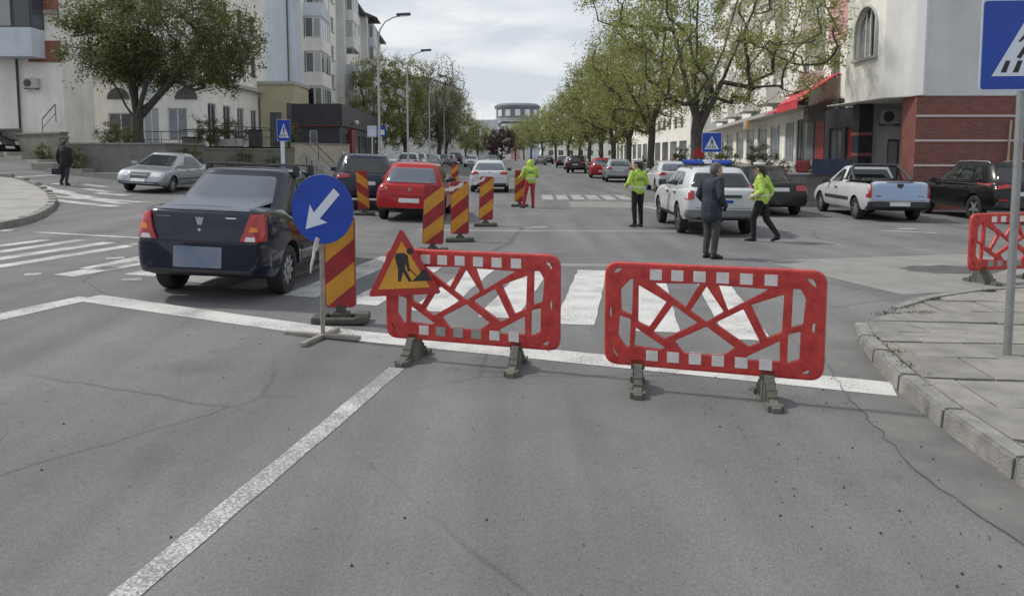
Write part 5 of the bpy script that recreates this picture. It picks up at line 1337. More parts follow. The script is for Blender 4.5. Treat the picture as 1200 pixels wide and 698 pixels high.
ac_unit(fh, .3, 2.95, 'air conditioner under the overhang of the brick corner building')
# --- row of shops with flats above
r1 = bld('shop_row_building', 'pale long block over the shops behind the big tree on the right')
S0, S1 = Vector((15.2, 34.0)), Vector((23.0, 84.0))
f7 = Face(S1, (S0 - S1)); w7 = (S1 - S0).length
TH = 1.1
def from_s(u): return w7 - u            # distance from the near end
ops, op = [], []
for a, b in ((.6, 3.4), (3.9, 6.4), (7.4, 10.2), (10.8, 13.4), (15, 18.5), (19.5, 23.5), (25, 29), (30.5, 35), (37, 42), (44, 48.5)): ops.append((from_s(b), from_s(a), TH + .15, 3.75))
for k in range(16):
    for z in (5.4, 8.3, 11.2, 14.1): a = 1.4 + 3.05 * k; op.append((from_s(a + 1.5), from_s(a), z, z + 1.5))
wall(f7, w7, 0, 17.4, op + ops, 'render_white', r1)
for i, o in enumerate(op): window(f7, o, r1, pm=R.choice(['pane', 'pane_curtain', 'pane']), sill=i < 40)
for o in ops: window(f7, o, r1, fm='frame_white' if o[0] < from_s(12) else 'frame_dark', pm='pane_shop', sill=False, mull=2, name='shop_window')
fbox(f7, 0, w7 - 7.2, .004, 1.1, 4.2, 4.45).build('canopy', 'stone_cap', r1)
for k in range(5):
    a = 4.3 + 9.2 * k
    for z in (5.0, 7.9, 10.8, 13.7): fbox(f7, from_s(a + 4.4), from_s(a), .004, 1.2, z, z + 1.0).build('balcony', 'render_pale', r1)
f7e, w7e = face_ab((15.2, 34.0), (27, 33.4)); wall(f7e, w7e, 0, 17.4, [], 'render_white', r1)
fbox(f7, from_s(3.2), from_s(.1), .004, .09, 7.2, 9.9).build('pink_panel', 'panel_pink', r1)
for z in (10.4, 13.2): fbox(f7, from_s(2.4), from_s(.9), .004, .08, z, z + 1.2).build('wall_panel', 'render_grey', r1)
fbox(f7, -.2, w7 + .2, .004, .6, 17.4, 17.7).build('eaves', 'roof_dark', r1)
# red shop front, awnings and fascia boards
sg = empty('shop_awning', f7.p(from_s(5.0), 4.4, 0), 0, 'big red shop awning and sign board beside the arched window', 'awning')
og = Vector(sg.location)
def rel(v): return tuple(Vector(v) - og)
mb = MB(); P_ = [f7.p(from_s(6.2), 5.6, .05), f7.p(from_s(1.2), 5.6, .05), f7.p(from_s(1.2), 4.35, 1.9), f7.p(from_s(6.2), 4.35, 1.9)]
mb.add([rel(p) for p in P_] + [rel(p - Vector((0, 0, .06))) for p in P_], [(0, 1, 2, 3), (7, 6, 5, 4), (0, 4, 5, 1), (1, 5, 6, 2), (2, 6, 7, 3), (3, 7, 4, 0)]); mb.build('canvas', 'awning_red', sg)
P_ = [f7.p(from_s(6.2), 4.34, 1.9), f7.p(from_s(1.2), 4.34, 1.9)]; mb = MB(); mb.add([rel(P_[0]), rel(P_[1]), rel(P_[1] - Vector((0, 0, .4))), rel(P_[0] - Vector((0, 0, .4)))], [(0, 1, 2, 3)]); mb.build('valance', 'awning_red', sg, recalc=False)
mb = MB(); a, b = f7.p(from_s(4.9), 5.15, .9), f7.p(from_s(2.7), 5.15, .9); mb.add([rel(a + Vector((0, 0, -.2))), rel(b + Vector((0, 0, -.2))), rel(b + Vector((0, 0, .2))), rel(a + Vector((0, 0, .2)))], [(0, 1, 2, 3)]); mb.build('pale_lettering', 'tape_white', sg, recalc=False)
sg2 = empty('shop_awning', f7.p(from_s(9.5), 4.0, .0), 0, 'smaller faded red awning farther along the shop row', 'awning'); og = Vector(sg2.location)
mb = MB(); P_ = [f7.p(from_s(11.5), 4.9, .05), f7.p(from_s(7.3), 4.9, .05), f7.p(from_s(7.3), 4.15, 1.6), f7.p(from_s(11.5), 4.15, 1.6)]
mb.add([rel(p) for p in P_] + [rel(p - Vector((0, 0, .05))) for p in P_], [(0, 1, 2, 3), (7, 6, 5, 4), (0, 4, 5, 1), (1, 5, 6, 2), (2, 6, 7, 3), (3, 7, 4, 0)]); mb.build('canvas', 'awning_red', sg2)
fbox(f7, from_s(7.1), from_s(.2), .004, .3, TH - .4, 4.3).build('shop_surround', 'dark_clad', r1)
for a, b in ((.7, 2.2), (2.5, 4.2), (4.6, 6.6)): fbox(f7, from_s(b), from_s(a), .305, .33, TH + .1, 3.4).build('shop_pane', 'shop_red' if a > 2 and a < 4.5 else 'pane_shop', r1)
sb = empty('shop_sign', f7.p(from_s(21.5), 4.0, .0), 0, 'small yellow and white shop sign over the shop row', 'sign'); og = Vector(sb.location)
for u0, u1, m in ((20.4, 21.6, 'sign_yellow'), (21.6, 22.6, 'tape_white')):
    q = fbox(f7, from_s(u1), from_s(u0), 1.12, 1.2, 3.6, 4.15); q.v = [rel(v) for v in q.v]; q.build('letter_panel', m, sb)
# terrace wall with hedge in front of the shops
tw = empty('stone_wall', (10.5, 26.2, 0), 0, 'grey stone wall in front of the shops behind the black sedan', 'wall')
def seg_wall(A, B, zt, th, m, name='wall_section'):
    a, b = Vector(A), Vector(B); d = (b - a).normalized(); n_ = Vector((-d.y, d.x)) * th; o = tw.location
    MB().prism([(p.x - o.x, p.y - o.y) for p in (a, b, b + n_, a + n_)], -.3, zt).build(name, m, tw)
    MB().prism([(p.x - o.x, p.y - o.y) for p in (a - n_ * .2, b - n_ * .2, b + n_ * 1.2, a + n_ * 1.2)], zt + .002, zt + .07).build('coping', 'stone_cap', tw)
seg_wall((9.0, 26.4), (12.5, 26.6), 1.05, .3, 'wall_grey'); seg_wall((10.2, 60), (9.0, 26.7), 1.05, .3, 'wall_grey')
tag(link('shop_terrace', sheet([(9.2, 26.7), (12.5, 26.8), (12.7, 33), (15.4, 33.9), (23, 84), (13, 84), (10.5, 60)], 0, 6, flat=1.0), 'far_paving'), kind='structure')
mb = MB(); mb.add([(12.5, 26.6, -.2), (12.5, 33, -.2), (12.5, 33, 1.0), (12.5, 26.6, 1.0)], [(0, 1, 2, 3)]); mb.build('wall_section', 'wall_grey', tw, loc=(-10.5, -26.2, 0), recalc=False)
A = D(952, 204, 26.3); B = D(985, 188, 26.3)
MB().box(A[0], B[0] + .35, 26.28, 26.34, A[2], B[2] + .05).build('banner', 'blue_tarp'); tag(col.objects['banner'], 'dark blue banner on the wall behind the white pickup', 'banner')
MB().box(-.2, .2, -.15, .15, 0, .42, ch=.05).build('red_box', 'shop_red', None, loc=(D(941, 200, 26.5)[0], 26.55, 1.12)); tag(col.objects['red_box'], 'small red box on top of the grey stone wall', 'box')
# --- farther right-hand blocks and the round building closing the street
r2 = bld('far_right_block', 'pale block far along the right behind the row of trees')
f8, w8 = face_ab((23, 170), (21.5, 90)); op = [(2 + 4 * i, 3.8 + 4 * i, z, z + 1.6) for i in range(19) for z in (5, 8.1, 11.2)]; ops = [(1.5 + 6 * i, 6 + 6 * i, .4, 3.4) for i in range(13)]
wall(f8, w8, 0, 14.5, op + ops, 'render_white', r2)
for o in op: window(f8, o, r2, sill=False)
for o in ops: window(f8, o, r2, sill=False, fm='frame_dark', pm='pane_shop', mull=2, name='shop_window')
f8b, w8b = face_ab((21.5, 90), (34, 90)); wall(f8b, w8b, 0, 14.5, [], 'render_white', r2)
rb = bld('round_building', 'distant rounded building with dark glazed top floor closing the street')
T = Matrix.Translation((2.2, 300, 0)) @ Matrix.Diagonal((.84, .84, 1, 1))
mb = MB(); mb.lathe([(10.5, 0), (10.5, 15.2)], 40, T); mb.build('drum', 'render_blue', rb, sm=40)
mb = MB(); mb.lathe([(10.2, 15.2), (10.2, 19.6)], 40, T); mb.build('glazing', 'glazing_hazed', rb, sm=40)
mb = MB(); mb.lathe([(10.9, 19.6), (11.0, 20.6), (9.5, 21.4), (.01, 21.6)], 40, T); mb.build('roof', 'roof_hazed', rb, sm=30)
mb = MB(); mb.lathe([(10.8, 15.0), (10.8, 15.6)], 40, T); mb.build('ledge', 'stone_cap', rb, sm=30)
for k in range(7):
    a = pi + pi * (k + .5) / 7; x, y = 2.2 + 8.7 * cos(a), 300 + 8.7 * sin(a)
    MB().box(-1.0, 1.0, -.2, .2, 16.4, 18.9, T=Matrix.Translation((x, y, 0)) @ Matrix.Rotation(a + pi / 2, 4, 'Z')).build('pier', 'render_pale', rb)
for k in range(12):
    a = pi + pi * (k + .5) / 12; x, y = 2.2 + 8.75 * cos(a), 300 + 8.75 * sin(a)
    for z in (9.5, 12.2): MB().box(-.8, .8, -.25, .25, z, z + 1.6, T=Matrix.Translation((x, y, 0)) @ Matrix.Rotation(a + pi / 2, 4, 'Z')).build('window', 'pane', rb)
pb_ = bld('far_pink_house', 'small pink and white house under the round building')
f9, w9 = face_ab((-3.5, 240), (5, 240)); op = [(1, 2.5, 7, 9), (4, 5.5, 7, 9), (6.5, 7.8, 7, 9)]; wall(f9, w9, 0, 11.5, op, 'render_white', pb_)
for o in op: window(f9, o, pb_, sill=False)
fbox(f9, 3.2, 6, .01, .2, 0, 10).build('pink_panel', 'panel_pink', pb_); MB().box(-3.7, 5.2, 239.6, 250, 11.5, 12).build('roof', 'roof_dark', pb_)
# far house masses left of the purple tree
b7 = bld('far_low_building', 'low pale building far off between the street trees')
f10, w10 = face_ab((-16, 205), (-3.8, 205)); op = [(1 + 2.4 * i, 2.3 + 2.4 * i, z, z + 1.5) for i in range(4) for z in (3, 6)]; wall(f10, w10, 0, 11, op, 'render_grey', b7)
for o in op: window(f10, o, b7, sill=False)

# ------------------------------------------------------------------ stairs, railings, lamps, small signs on the left
st = empty('entrance_steps', (-12.3, 45.0, 0), label='concrete steps with black railing beside the beige terrace wall', cat='steps')
for k in range(7):
    MB().box(-.2, 1.9 - k * .0, -1.1 + .0, .9, 0, .28 * (k + 1), T=Matrix.Translation((1.7 - k * .30, 0, 0)) @ Matrix.Scale(.16, 4, Vector((1, 0, 0)))).build('step', 'concrete', st)
def railing(label, pts, h=.95, every=1):
    o = Vector(pts[0]); t = empty('railing', tuple(o), 0, label, 'railing'); rel_ = [Vector(p) - o for p in pts]
    MB().path([p + Vector((0, 0, h)) for p in rel_], .025, 6).build('handrail', 'iron', t, sm=50); MB().path([p + Vector((0, 0, h * .5)) for p in rel_], .014, 5).build('midrail', 'iron', t, sm=50)
    for a, b in zip(rel_, rel_[1:]):
        k = max(1, int((b - a).length / 1.2))
        for i in range(k): p = a.lerp(b, i / k); MB().tube(p, p + Vector((0, 0, h)), .02, n=6).build('post', 'iron', t)
    p = rel_[-1]; MB().tube(p, p + Vector((0, 0, h)), .02, n=6).build('post', 'iron', t)
railing('black handrail sloping down the steps near the dark shop', [(-15.0, 43.5, 2.2), (-12.4, 44.2, 2.2), (-10.6, 44.4, .3)])
railing('thin black railing along the terrace edge right of the tree', [(-15.0, 37.9, 2.25), (-13.0, 43.0, 2.25)])
railing('black handrail by the pale wall at the far left', [(D(50, 150, 40.5)[0], 40.5, 2.7), (D(66, 148, 40.5)[0], 40.5, 3.5)])
railing('black zigzag ramp railing before the pale block', [(-15.6, 39.5, 2.15), (-18.5, 41.5, 2.15), (-15.8, 44.5, 2.15)])
railing('long thin railing beneath the arched windows', [(-24.0, 44.5, 2.15), (-19.5, 44.8, 2.15), (-16.2, 46.0, 2.15)])
for px, py, Y, wv, hv, lb in ((300, 178, 41.2, .7, .9, 'dark bin standing on the terrace beside the railing'), (225, 172, 41.0, .9, .5, 'grey cabinet on the terrace right of the tree')):
    A = D(px, py, Y); t = empty('street_cabinet', (A[0], Y, 2.15), .2, lb, 'cabinet'); MB().box(-wv / 2, wv / 2, -.25, .25, 0, hv, ch=.03).build('casing', 'iron' if px == 300 else 'wall_grey', t); MB().box(-wv / 2 - .03, wv / 2 + .03, -.28, .28, hv + .002, hv + .06).build('lid', 'iron', t)
mat('lamp_post', (.40, .40, .38), .55, metal=.2, var=.12, vscale=4)
LAMPS = [((-7.55, 42.5), 'nearest tall street lamp on the left, arm over the road'), ((-7.95, 57), 'second tall street lamp along the left pavement'), ((-8.4, 76), 'third street lamp, thin against the left-hand trees'), ((-8.9, 98), 'farthest street lamp in the left-hand row')]
lm = None
for (x, y), lb in LAMPS:
    if lm is None:
        t = empty('street_lamp', (x, y, tz(x, y)), 0, lb, 'street lamp', 'street lamps on the left pavement')
        mb = MB(); mb.path([(0, 0, 0), (0, 0, 1.2), (0, 0, 1.25), (0, 0, 7.0)], [.11, .11, .075, .06], 10); mb.build('post', 'lamp_post', t, sm=50)
        mb = MB(); mb.path([(0, 0, 7.0), (.01, 0, 7.9), (.12, 0, 8.5), (.42, 0, 8.95), (.9, 0, 9.2), (1.6, 0, 9.32)], [.06, .052, .045, .042, .04, .036], 8); mb.build('arm', 'lamp_post', t, sm=60)
        mb = MB(); mb.box(1.55, 2.35, -.13, .13, 9.28, 9.41, ch=.04, T=Matrix.Rotation(radians(-3), 4, 'Y') @ Matrix.Translation((0, 0, -.08))); hd = mb.build('head', 'iron', t, sm=40)
        MB().box(1.75, 2.3, -.1, .1, 9.17, 9.2, T=Matrix.Rotation(radians(-3), 4, 'Y')).build('lens', 'frame_white', hd)
        mb = MB(); mb.box(-.12, .12, -.12, .12, 0, .12); mb.build('base_plate', 'concrete', t); lm = t
    else:
        t = copy_tree(lm); t.location = (x, y, tz(x, y)); t['label'] = lb
for px, py, Y, wv, hv, lb in ((436, 154, 50, .62, .75, 'pale blue info sign on a post, left one of two before the trees'), (447, 154, 51, .62, .7, 'blue info sign on a post, right one of two before the trees')):
    A = D(px, py, Y); g_ = tz(A[0], Y); t = empty('info_sign', (A[0], Y, g_), 0, lb, 'sign')
    MB().tube((0, 0, 0), (0, 0, A[2] - g_ + hv / 2), .04, n=8).build('post', 'frame_white', t, sm=50); MB().box(-wv / 2, wv / 2, -.06, -.045, A[2] - g_ - hv / 2, A[2] - g_ + hv / 2).build('plate', 'sign_blue' if px > 440 else 'sign_pale', t); MB().box(-wv / 2 + .06, wv / 2 - .1, -.064, -.061, A[2] - g_ - hv / 2 + .1, A[2] - g_ + .1).build('pale_field', 'sign_white', t)
A = D(819, 178, 27.0); t = empty('round_sign', (A[0], 27.0, tz(A[0], 27)), 0, 'small round red sign left of the blue crossing sign', 'sign')
MB().tube((0, 0, 0), (0, 0, A[2] - tz(A[0], 27)), .03, n=8).build('post', 'galv', t); MB().lathe([(.001, -.01), (.19, -.01), (.19, .01), (.001, .01)], 20, Matrix.Translation((0, -.045, A[2])) @ Matrix.Rotation(pi / 2, 4, 'X')).build('disc', 'sign_red', t)

# pale houses closing the view behind the right-hand trees
rh = bld('far_right_house', 'low pale house far off under the right-hand tree crowns')
f11, w11 = face_ab((9.5, 225), (60, 225)); op = [(1.5 + 3 * i, 3 + 3 * i, z, z + 1.6) for i in range(15) for z in (1.2, 4.4)]; wall(f11, w11, -.2, 8.5, op, 'render_white', rh)
for o in op: window(f11, o, rh, sill=False)
MB().box(9.2, 60, 224.6, 236, 8.5, 9.0).build('roof', 'roof_dark', rh)
lh = bld('far_left_house', 'low grey house far off under the left-hand tree crowns')
f12, w12 = face_ab((-60, 190), (-16.5, 190)); op = [(w12 - 3 - 3 * i, w12 - 1.5 - 3 * i, z, z + 1.6) for i in range(10) for z in (1.2, 4.4)]; wall(f12, w12, -.2, 9.5, op, 'render_grey', lh)
for o in op: window(f12, o, lh, sill=False)

# ------------------------------------------------------------------ trees and shrubs
mat('bark', (.075, .066, .056), .9, var=.35, vscale=8, bump=.6, bscale=25)
mat('bark_grey', (.085, .078, .070), .9, var=.3, vscale=8, bump=.6, bscale=25)
mat('leaf_dark', (.08, .09, .03), .6, island=[(.058, .072, .026), (.095, .112, .038), (.140, .155, .050), (.190, .195, .064)], trans=.45)
mat('leaf_olive', (.16, .17, .06), .6, island=[(.225, .262, .075), (.295, .330, .098), (.350, .370, .120), (.28, .27, .11)], trans=.5)
mat('leaf_far', (.13, .135, .05), .6, island=[(.205, .235, .075), (.270, .300, .098), (.330, .345, .120), (.26, .25, .12)], trans=.5)
mat('leaf_bud', (.13, .12, .08), .7, island=[(.185, .178, .122), (.235, .228, .142), (.215, .24, .105)], trans=.45)
mat('leaf_purple', (.05, .022, .03), .6, island=[(.028, .016, .022), (.060, .024, .034), (.10, .035, .045)], trans=.2)

def leaf_mesh(name, pts, size, rng, flat=.35):
    """one small pointed leaf quad for each point, randomly turned"""
    n = len(pts); a = rng.normal(size=(n, 3)); a /= np.linalg.norm(a, axis=1)[:, None]
    b = rng.normal(size=(n, 3)); b -= (b * a).sum(1)[:, None] * a; b /= np.linalg.norm(b, axis=1)[:, None]
    s = size * rng.uniform(.55, 1.35, (n, 1)); wv = s * .42
    v = np.stack([pts - a * s * .5, pts + b * wv * .5, pts + a * s * .5, pts - b * wv * .5], 1).reshape(-1, 3)
    me = bpy.data.meshes.new(name); me.vertices.add(4 * n); me.vertices.foreach_set('co', v.astype(np.float32).ravel())
    me.loops.add(4 * n); me.loops.foreach_set('vertex_index', np.arange(4 * n, dtype=np.int32))
    me.polygons.add(n); me.polygons.foreach_set('loop_start', np.arange(0, 4 * n, 4, dtype=np.int32))
    me.update(calc_edges=True); return me

def tree_mesh(seed, trunk_h, trunk_r, cc, rad, n_att, n_leaf, leaf, limbs=5, tip_r=.012, spread=.42, bare_top=0, lump=.35, low=.0, fork_jit=.0, hollow=.45, expo=.43):
    """trunk with limbs (grown towards points scattered through the crown) and a crown of leaves"""
    rng = np.random.default_rng(seed)
    pos = [np.zeros(3)]; par = [-1]
    bend = rng.normal(0, .12, 2)
    for k in range(1, 6):
        t = k / 5; pos.append(np.array([bend[0] * t * t * trunk_h * .3, bend[1] * t * t * trunk_h * .3, trunk_h * t])); par.append(len(pos) - 2)
    top = len(pos) - 1; cc = np.array(cc, float); rad = np.array(rad, float)
    for k in range(limbs):
        a = 2 * pi * (k + rng.uniform(-.25, .25)) / limbs; el = rng.uniform(.25, 1.1)
        tgt = cc + rad * np.array([cos(a) * cos(el), sin(a) * cos(el), sin(el) * .9 - .1]) * rng.uniform(.5, .72)
        st_ = top - (k % 2) * 1 if trunk_h > 1 else top; p0 = pos[st_]; prev = st_
        mid = (p0 + tgt) / 2 + np.array([0, 0, -.12 * np.linalg.norm(tgt - p0)]) + rng.normal(0, .12, 3)
        for j in range(1, 6):
            t = j / 5; q = p0 * (1 - t) ** 2 + mid * 2 * t * (1 - t) + tgt * t * t + rng.normal(0, .05, 3); pos.append(q); par.append(prev); prev = len(pos) - 1
    # attraction points: lumpy ellipsoid
    dirs = rng.normal(size=(14, 3)); dirs /= np.linalg.norm(dirs, axis=1)[:, None]; amp = rng.uniform(-lump, lump * .7, 14)
    att = []
    while len(att) < n_att:
        d = rng.normal(size=3); d /= np.linalg.norm(d)
        k = 1 + (amp * np.exp(-6 * (1 - dirs @ d))).sum()
        r = (rng.uniform(hollow ** 3, 1)) ** (1 / 3)
        q = cc + rad * d * r * k
        if q[2] < low: continue
        att.append(q)
    att.sort(key=lambda q: np.linalg.norm(q - pos[top])); tips = []
    P = np.zeros((len(pos) + n_att * 3 + 5, 3)); P[:len(pos)] = pos; n = len(pos)
    depth = 0
    for q in att:
        d = np.linalg.norm(P[5:n] - q, axis=1) ; i = int(np.argmin(d)) + 5
        p0 = P[i].copy(); L_ = d[i - 5]; prev = i
        mid = (p0 + q) / 2 + rng.normal(0, .10 * L_, 3) + np.array([0, 0, -.08 * L_])
        for j in (1, 2, 3):
            t = j / 3; P[n] = p0 * (1 - t) ** 2 + mid * 2 * t * (1 - t) + q * t * t; par.append(prev); prev = n; n += 1
        tips.append(prev)
    P = P[:n]; cnt = np.zeros(n)
    for t in tips: cnt[t] += 1
    for i in range(n - 1, 0, -1): cnt[par[i]] += cnt[i]
    cnt = np.maximum(cnt, 1); r = tip_r * cnt ** (math.log(trunk_r / tip_r) / math.log(cnt[0])); r[0] *= 1.3; r[1] *= 1.08
    V, F = [], []; base = 0
    for i in range(1, n):
        p, q = P[par[i]], P[i]; d = q - p; l = np.linalg.norm(d)
        if l < 1e-5: continue
        d /= l; a = np.cross(d, [0, 0, 1] if abs(d[2]) < .9 else [1, 0, 0]); a /= np.linalg.norm(a); b = np.cross(d, a)
        sd_ = 9 if r[i] > .1 else 6 if r[i] > .03 else 4
        ang = np.arange(sd_) * 2 * pi / sd_; c_ = np.cos(ang)[:, None] * a + np.sin(ang)[:, None] * b
        q2 = q + d * r[i] * .5
        r0_ = min(r[par[i]], r[i] * 1.35) if par[i] > 5 else r[par[i]] if i <= 5 else min(r[par[i]], r[i] * 1.5)
        V += (p + c_ * r0_).tolist() + (q2 + c_ * r[i]).tolist()
        F += [(base + j, base + (j + 1) % sd_, base + sd_ + (j + 1) % sd_, base + sd_ + j) for j in range(sd_)]; base += 2 * sd_
    # fine twigs
    tw_ = []
    for t in tips:
        for _ in range(3):
            p = P[t]; q = p + rng.normal(0, spread * .8, 3) + np.array([0, 0, spread * .25]); d = q - p; l = np.linalg.norm(d); d /= l
            a = np.cross(d, [0.1, .2, 1]); a /= np.linalg.norm(a); b = np.cross(d, a); rr_ = tip_r * .7
            V += [(p + a * rr_).tolist(), (p - a * rr_ * .5 + b * rr_).tolist(), (p - a * rr_ * .5 - b * rr_).tolist(), q.tolist()]; F += [(base, base + 1, base + 3), (base + 1, base + 2, base + 3), (base + 2, base, base + 3)]; base += 4
            tw_.append((p, q))
    tm = bpy.data.meshes.new('trunk'); tm.from_pydata(V, [], F); smooth(tm, 70)
    tp = np.array([P[t] for t in tips]); zt = (tp[:, 2] - cc[2]) / rad[2]
    wgt = rng.lognormal(0, .7, len(tp))
    if bare_top: wgt *= np.clip(1 - (zt - (1 - bare_top)) / .5, .06, 1)
    idx = rng.choice(len(tp), n_leaf, p=wgt / wgt.sum())
    along = rng.uniform(0, 1, (n_leaf, 1)); ta = np.array([w_[0] for w_ in tw_]).reshape(-1, 3, 3); tb = np.array([w_[1] for w_ in tw_]).reshape(-1, 3, 3); wh = rng.integers(0, 3, n_leaf)
    pts_ = ta[idx, wh] * (1 - along) + tb[idx, wh] * along + rng.normal(0, spread * .33, (n_leaf, 3))
    lm_ = leaf_mesh('crown', pts_, leaf, rng)
    return tm, lm_
def plant_tree(name, loc, label, meshes, bm, lm, rz=0, s=1, cat='tree', group=None):
    t = empty(name, loc, rz, label, cat, group); t.scale = (s, s, s)
    link('trunk', meshes[0], bm, t); link('crown', meshes[1], lm, t); return t

plant_tree('leafy_tree', (-17.7, 35.3, 2.1), 'big dense dark green tree in the planter on the left', tree_mesh(12, 1.5, .27, (1.1, -.2, 4.7), (4.75, 4.0, 3.2), 420, 46000, .15, limbs=6, tip_r=.013, spread=.55, low=1.7, lump=.55), 'bark', 'leaf_dark')
plant_tree('spring_tree', (7.45, 30.0, .1), 'wide spring tree with thin leaves and forked limbs behind the police car', tree_mesh(29, 3.1, .235, (.9, .6, 6.9), (5.3, 4.6, 4.2), 430, 25000, .135, limbs=6, tip_r=.009, spread=.55, low=3.6, lump=.35, bare_top=.55), 'bark', 'leaf_olive')
plant_tree('spring_tree', (8.55, 46.0, .1), 'tall tree with bare twiggy top, second from the crossing on the right', tree_mesh(37, 3.6, .22, (-.4, 0, 7.2), (4.2, 4.0, 4.6), 300, 15000, .16, limbs=5, tip_r=.010, spread=.55, low=2.6, bare_top=.7), 'bark', 'leaf_olive')
rowA = tree_mesh(41, 2.6, .22, (0, 0, 6.3), (3.9, 3.9, 4.3), 220, 12000, .21, limbs=5, tip_r=.018, spread=.6, low=1.9)
rowB = tree_mesh(43, 2.8, .22, (.3, 0, 6.6), (4.0, 4.2, 4.6), 220, 12000, .21, limbs=5, tip_r=.018, spread=.6, low=2.0, bare_top=.3)
for i, (x, y, s, lb) in enumerate([(9.1, 58, 1.0, 'olive street tree beside the red parked car, third on the right'), (9.3, 68, 1.05, 'olive street tree, fourth in the right-hand row'), (9.6, 80, 1.05, 'olive street tree, fifth in the right-hand row'), (9.5, 92, 1.1, 'olive street tree, sixth in the right-hand row'),
    (9.8, 108, 1.1, 'olive street tree, seventh in the right-hand row'), (9.6, 126, 1.1, 'olive street tree, eighth in the right-hand row'), (8.6, 146, 1.1, 'olive street tree, ninth in the right-hand row'), (6.8, 168, 1.1, 'olive street tree, tenth in the right-hand row'), (5.0, 196, 1.1, 'farthest olive tree at the left end of the right-hand row')]):
    plant_tree('street_tree', (x, y, .1), lb, rowA if i % 2 else rowB, 'bark', 'leaf_far', rz=i * 1.3, s=s, group='street trees on the right')
lfA = tree_mesh(51, 2.2, .26, (0, 0, 7.2), (3.6, 3.6, 6.2), 300, 15000, .22, limbs=6, tip_r=.018, spread=.6, low=1.6, bare_top=.35)
lfB = tree_mesh(53, 2.5, .28, (0, 0, 7.6), (4.4, 4.2, 6.6), 340, 15000, .22, limbs=7, tip_r=.02, spread=.65, low=1.8, bare_top=.75)
for i, (x, y, s, rz, ms, lm_, lb) in enumerate([(-14.6, 80, .95, 0, lfA, 'leaf_far', 'olive tree against the end of the tall block on the left'), (-12.3, 86, 1.0, 1, lfA, 'leaf_far', 'dense olive tree behind the second street lamp'), (-9.9, 101, 1.08, 2, lfB, 'leaf_bud', 'large budding tree with bare twiggy top on the left'), (-10.5, 118, 1.0, 3, lfB, 'leaf_bud', 'budding tree behind the large twiggy one on the left'),
    (-8.7, 140, .75, 4, lfA, 'leaf_far', 'smaller olive tree before the far grey block'), (-7.6, 165, .7, 5, lfA, 'leaf_far', 'farthest small olive tree on the left')]):
    plant_tree('street_tree', (x, y, .15), lb, ms, 'bark_grey', lm_, rz=rz, s=s, group='street trees on the left')
for i, (x, y, s_q, lb) in enumerate([(.8, 178, .85, 'small olive tree at the street end under the round building'), (-4.8, 186, .8, 'small olive tree at the street end left of the purple tree'), (3.4, 214, 1.0, 'olive tree at the street end right of the round building')]):
    plant_tree('street_tree', (x, y, 0), lb, rowA if i % 2 else rowB, 'bark', 'leaf_far', rz=i, s=s_q, group='trees closing the street')
plant_tree('purple_tree', (-1.9, 132, 0), 'dark purple leaved tree in the middle of the far street', tree_mesh(61, 1.2, .16, (0, 0, 3.6), (3.1, 3, 2.6), 160, 9000, .25, limbs=5, tip_r=.015, spread=.4, low=1.0), 'bark', 'leaf_purple')
shr = tree_mesh(71, .25, .05, (0, 0, .75), (.75, .6, .7), 60, 2600, .09, limbs=4, tip_r=.006, spread=.18, low=.1)
for i, (px, py, Y, s, lb) in enumerate([(247, 172, 40, 1.05, 'tall shrub on the terrace right of the big tree'), (276, 180, 41, 1.0, 'low shrub beside the pale terrace block'), (342, 182, 44, .9, 'dark shrub by the beige terrace wall'), (150, 178, 34.3, .55, 'low ivy shrub beneath the big tree trunk'), (128, 165, 36, .8, 'small dark shrub at the corner of the retaining wall')]):
    A = D(px, py, Y); plant_tree('shrub', (A[0], Y, 2.15), lb, shr, 'bark', 'leaf_dark', rz=i, s=s, cat='shrub')
for i, lb in enumerate(['leftmost low hedge bush on the grey stone wall', 'second low hedge bush from the left on the grey stone wall', 'third low hedge bush from the left on the grey stone wall', 'low hedge bush on the stone wall just left of the blue banner', 'low hedge bush on the stone wall behind the blue banner', 'rightmost low hedge bush on the stone wall, beside the dark pillar']):
    plant_tree('hedge_shrub', (9.35 + i * .58, 27.0 + (i % 2) * .15, .98), lb, shr, 'bark', 'leaf_dark', rz=i * .9, s=.34 + .05 * (i % 3), cat='shrub', group='hedge bushes on the stone wall')
for i, lb in enumerate(['nearest hedge bush on the shop terrace left of the stone wall', 'hedge bush on the shop terrace under the wide spring tree', 'farther hedge bush on the shop terrace beyond the wide spring tree', 'farthest hedge bush on the shop terrace']):
    plant_tree('hedge_shrub', (10.1 + .02 * i, 30.0 + i * 5, 1.0), lb, shr, 'bark', 'leaf_dark', rz=i * .7, s=.8, cat='shrub', group='hedge bushes on the shop terrace')
for i, (x, y, sc_q, lb) in enumerate([(-19.4, 33.0, .8, 'bush at the foot of the planter wall left of the silver sedan'), (-15.0, 34.6, 1.0, 'bush at the corner of the planter wall behind the silver sedan'), (-14.0, 38.6, .95, 'bush below the dark terrace wall behind the navy sedan'), (-13.1, 41.2, .8, 'bush below the terrace wall left of the white sign post'), (-22.6, 36.0, .6, 'low bush under the stained wall near the walker')]):
    plant_tree('shrub', (x, y, tz(x, y) + .08), lb, shr, 'bark', 'leaf_dark', rz=i * 2, s=sc_q, cat='shrub')
MB().box(-.75, .75, -.3, .3, 0, .42, ch=.05).build('planter_block', 'stone_cap', None, loc=(*D(268, 176, 40.5)[:2], 2.16)); tag(col.objects['planter_block'], 'pale stone planter block on the terrace beyond the silver sedan', 'planter')

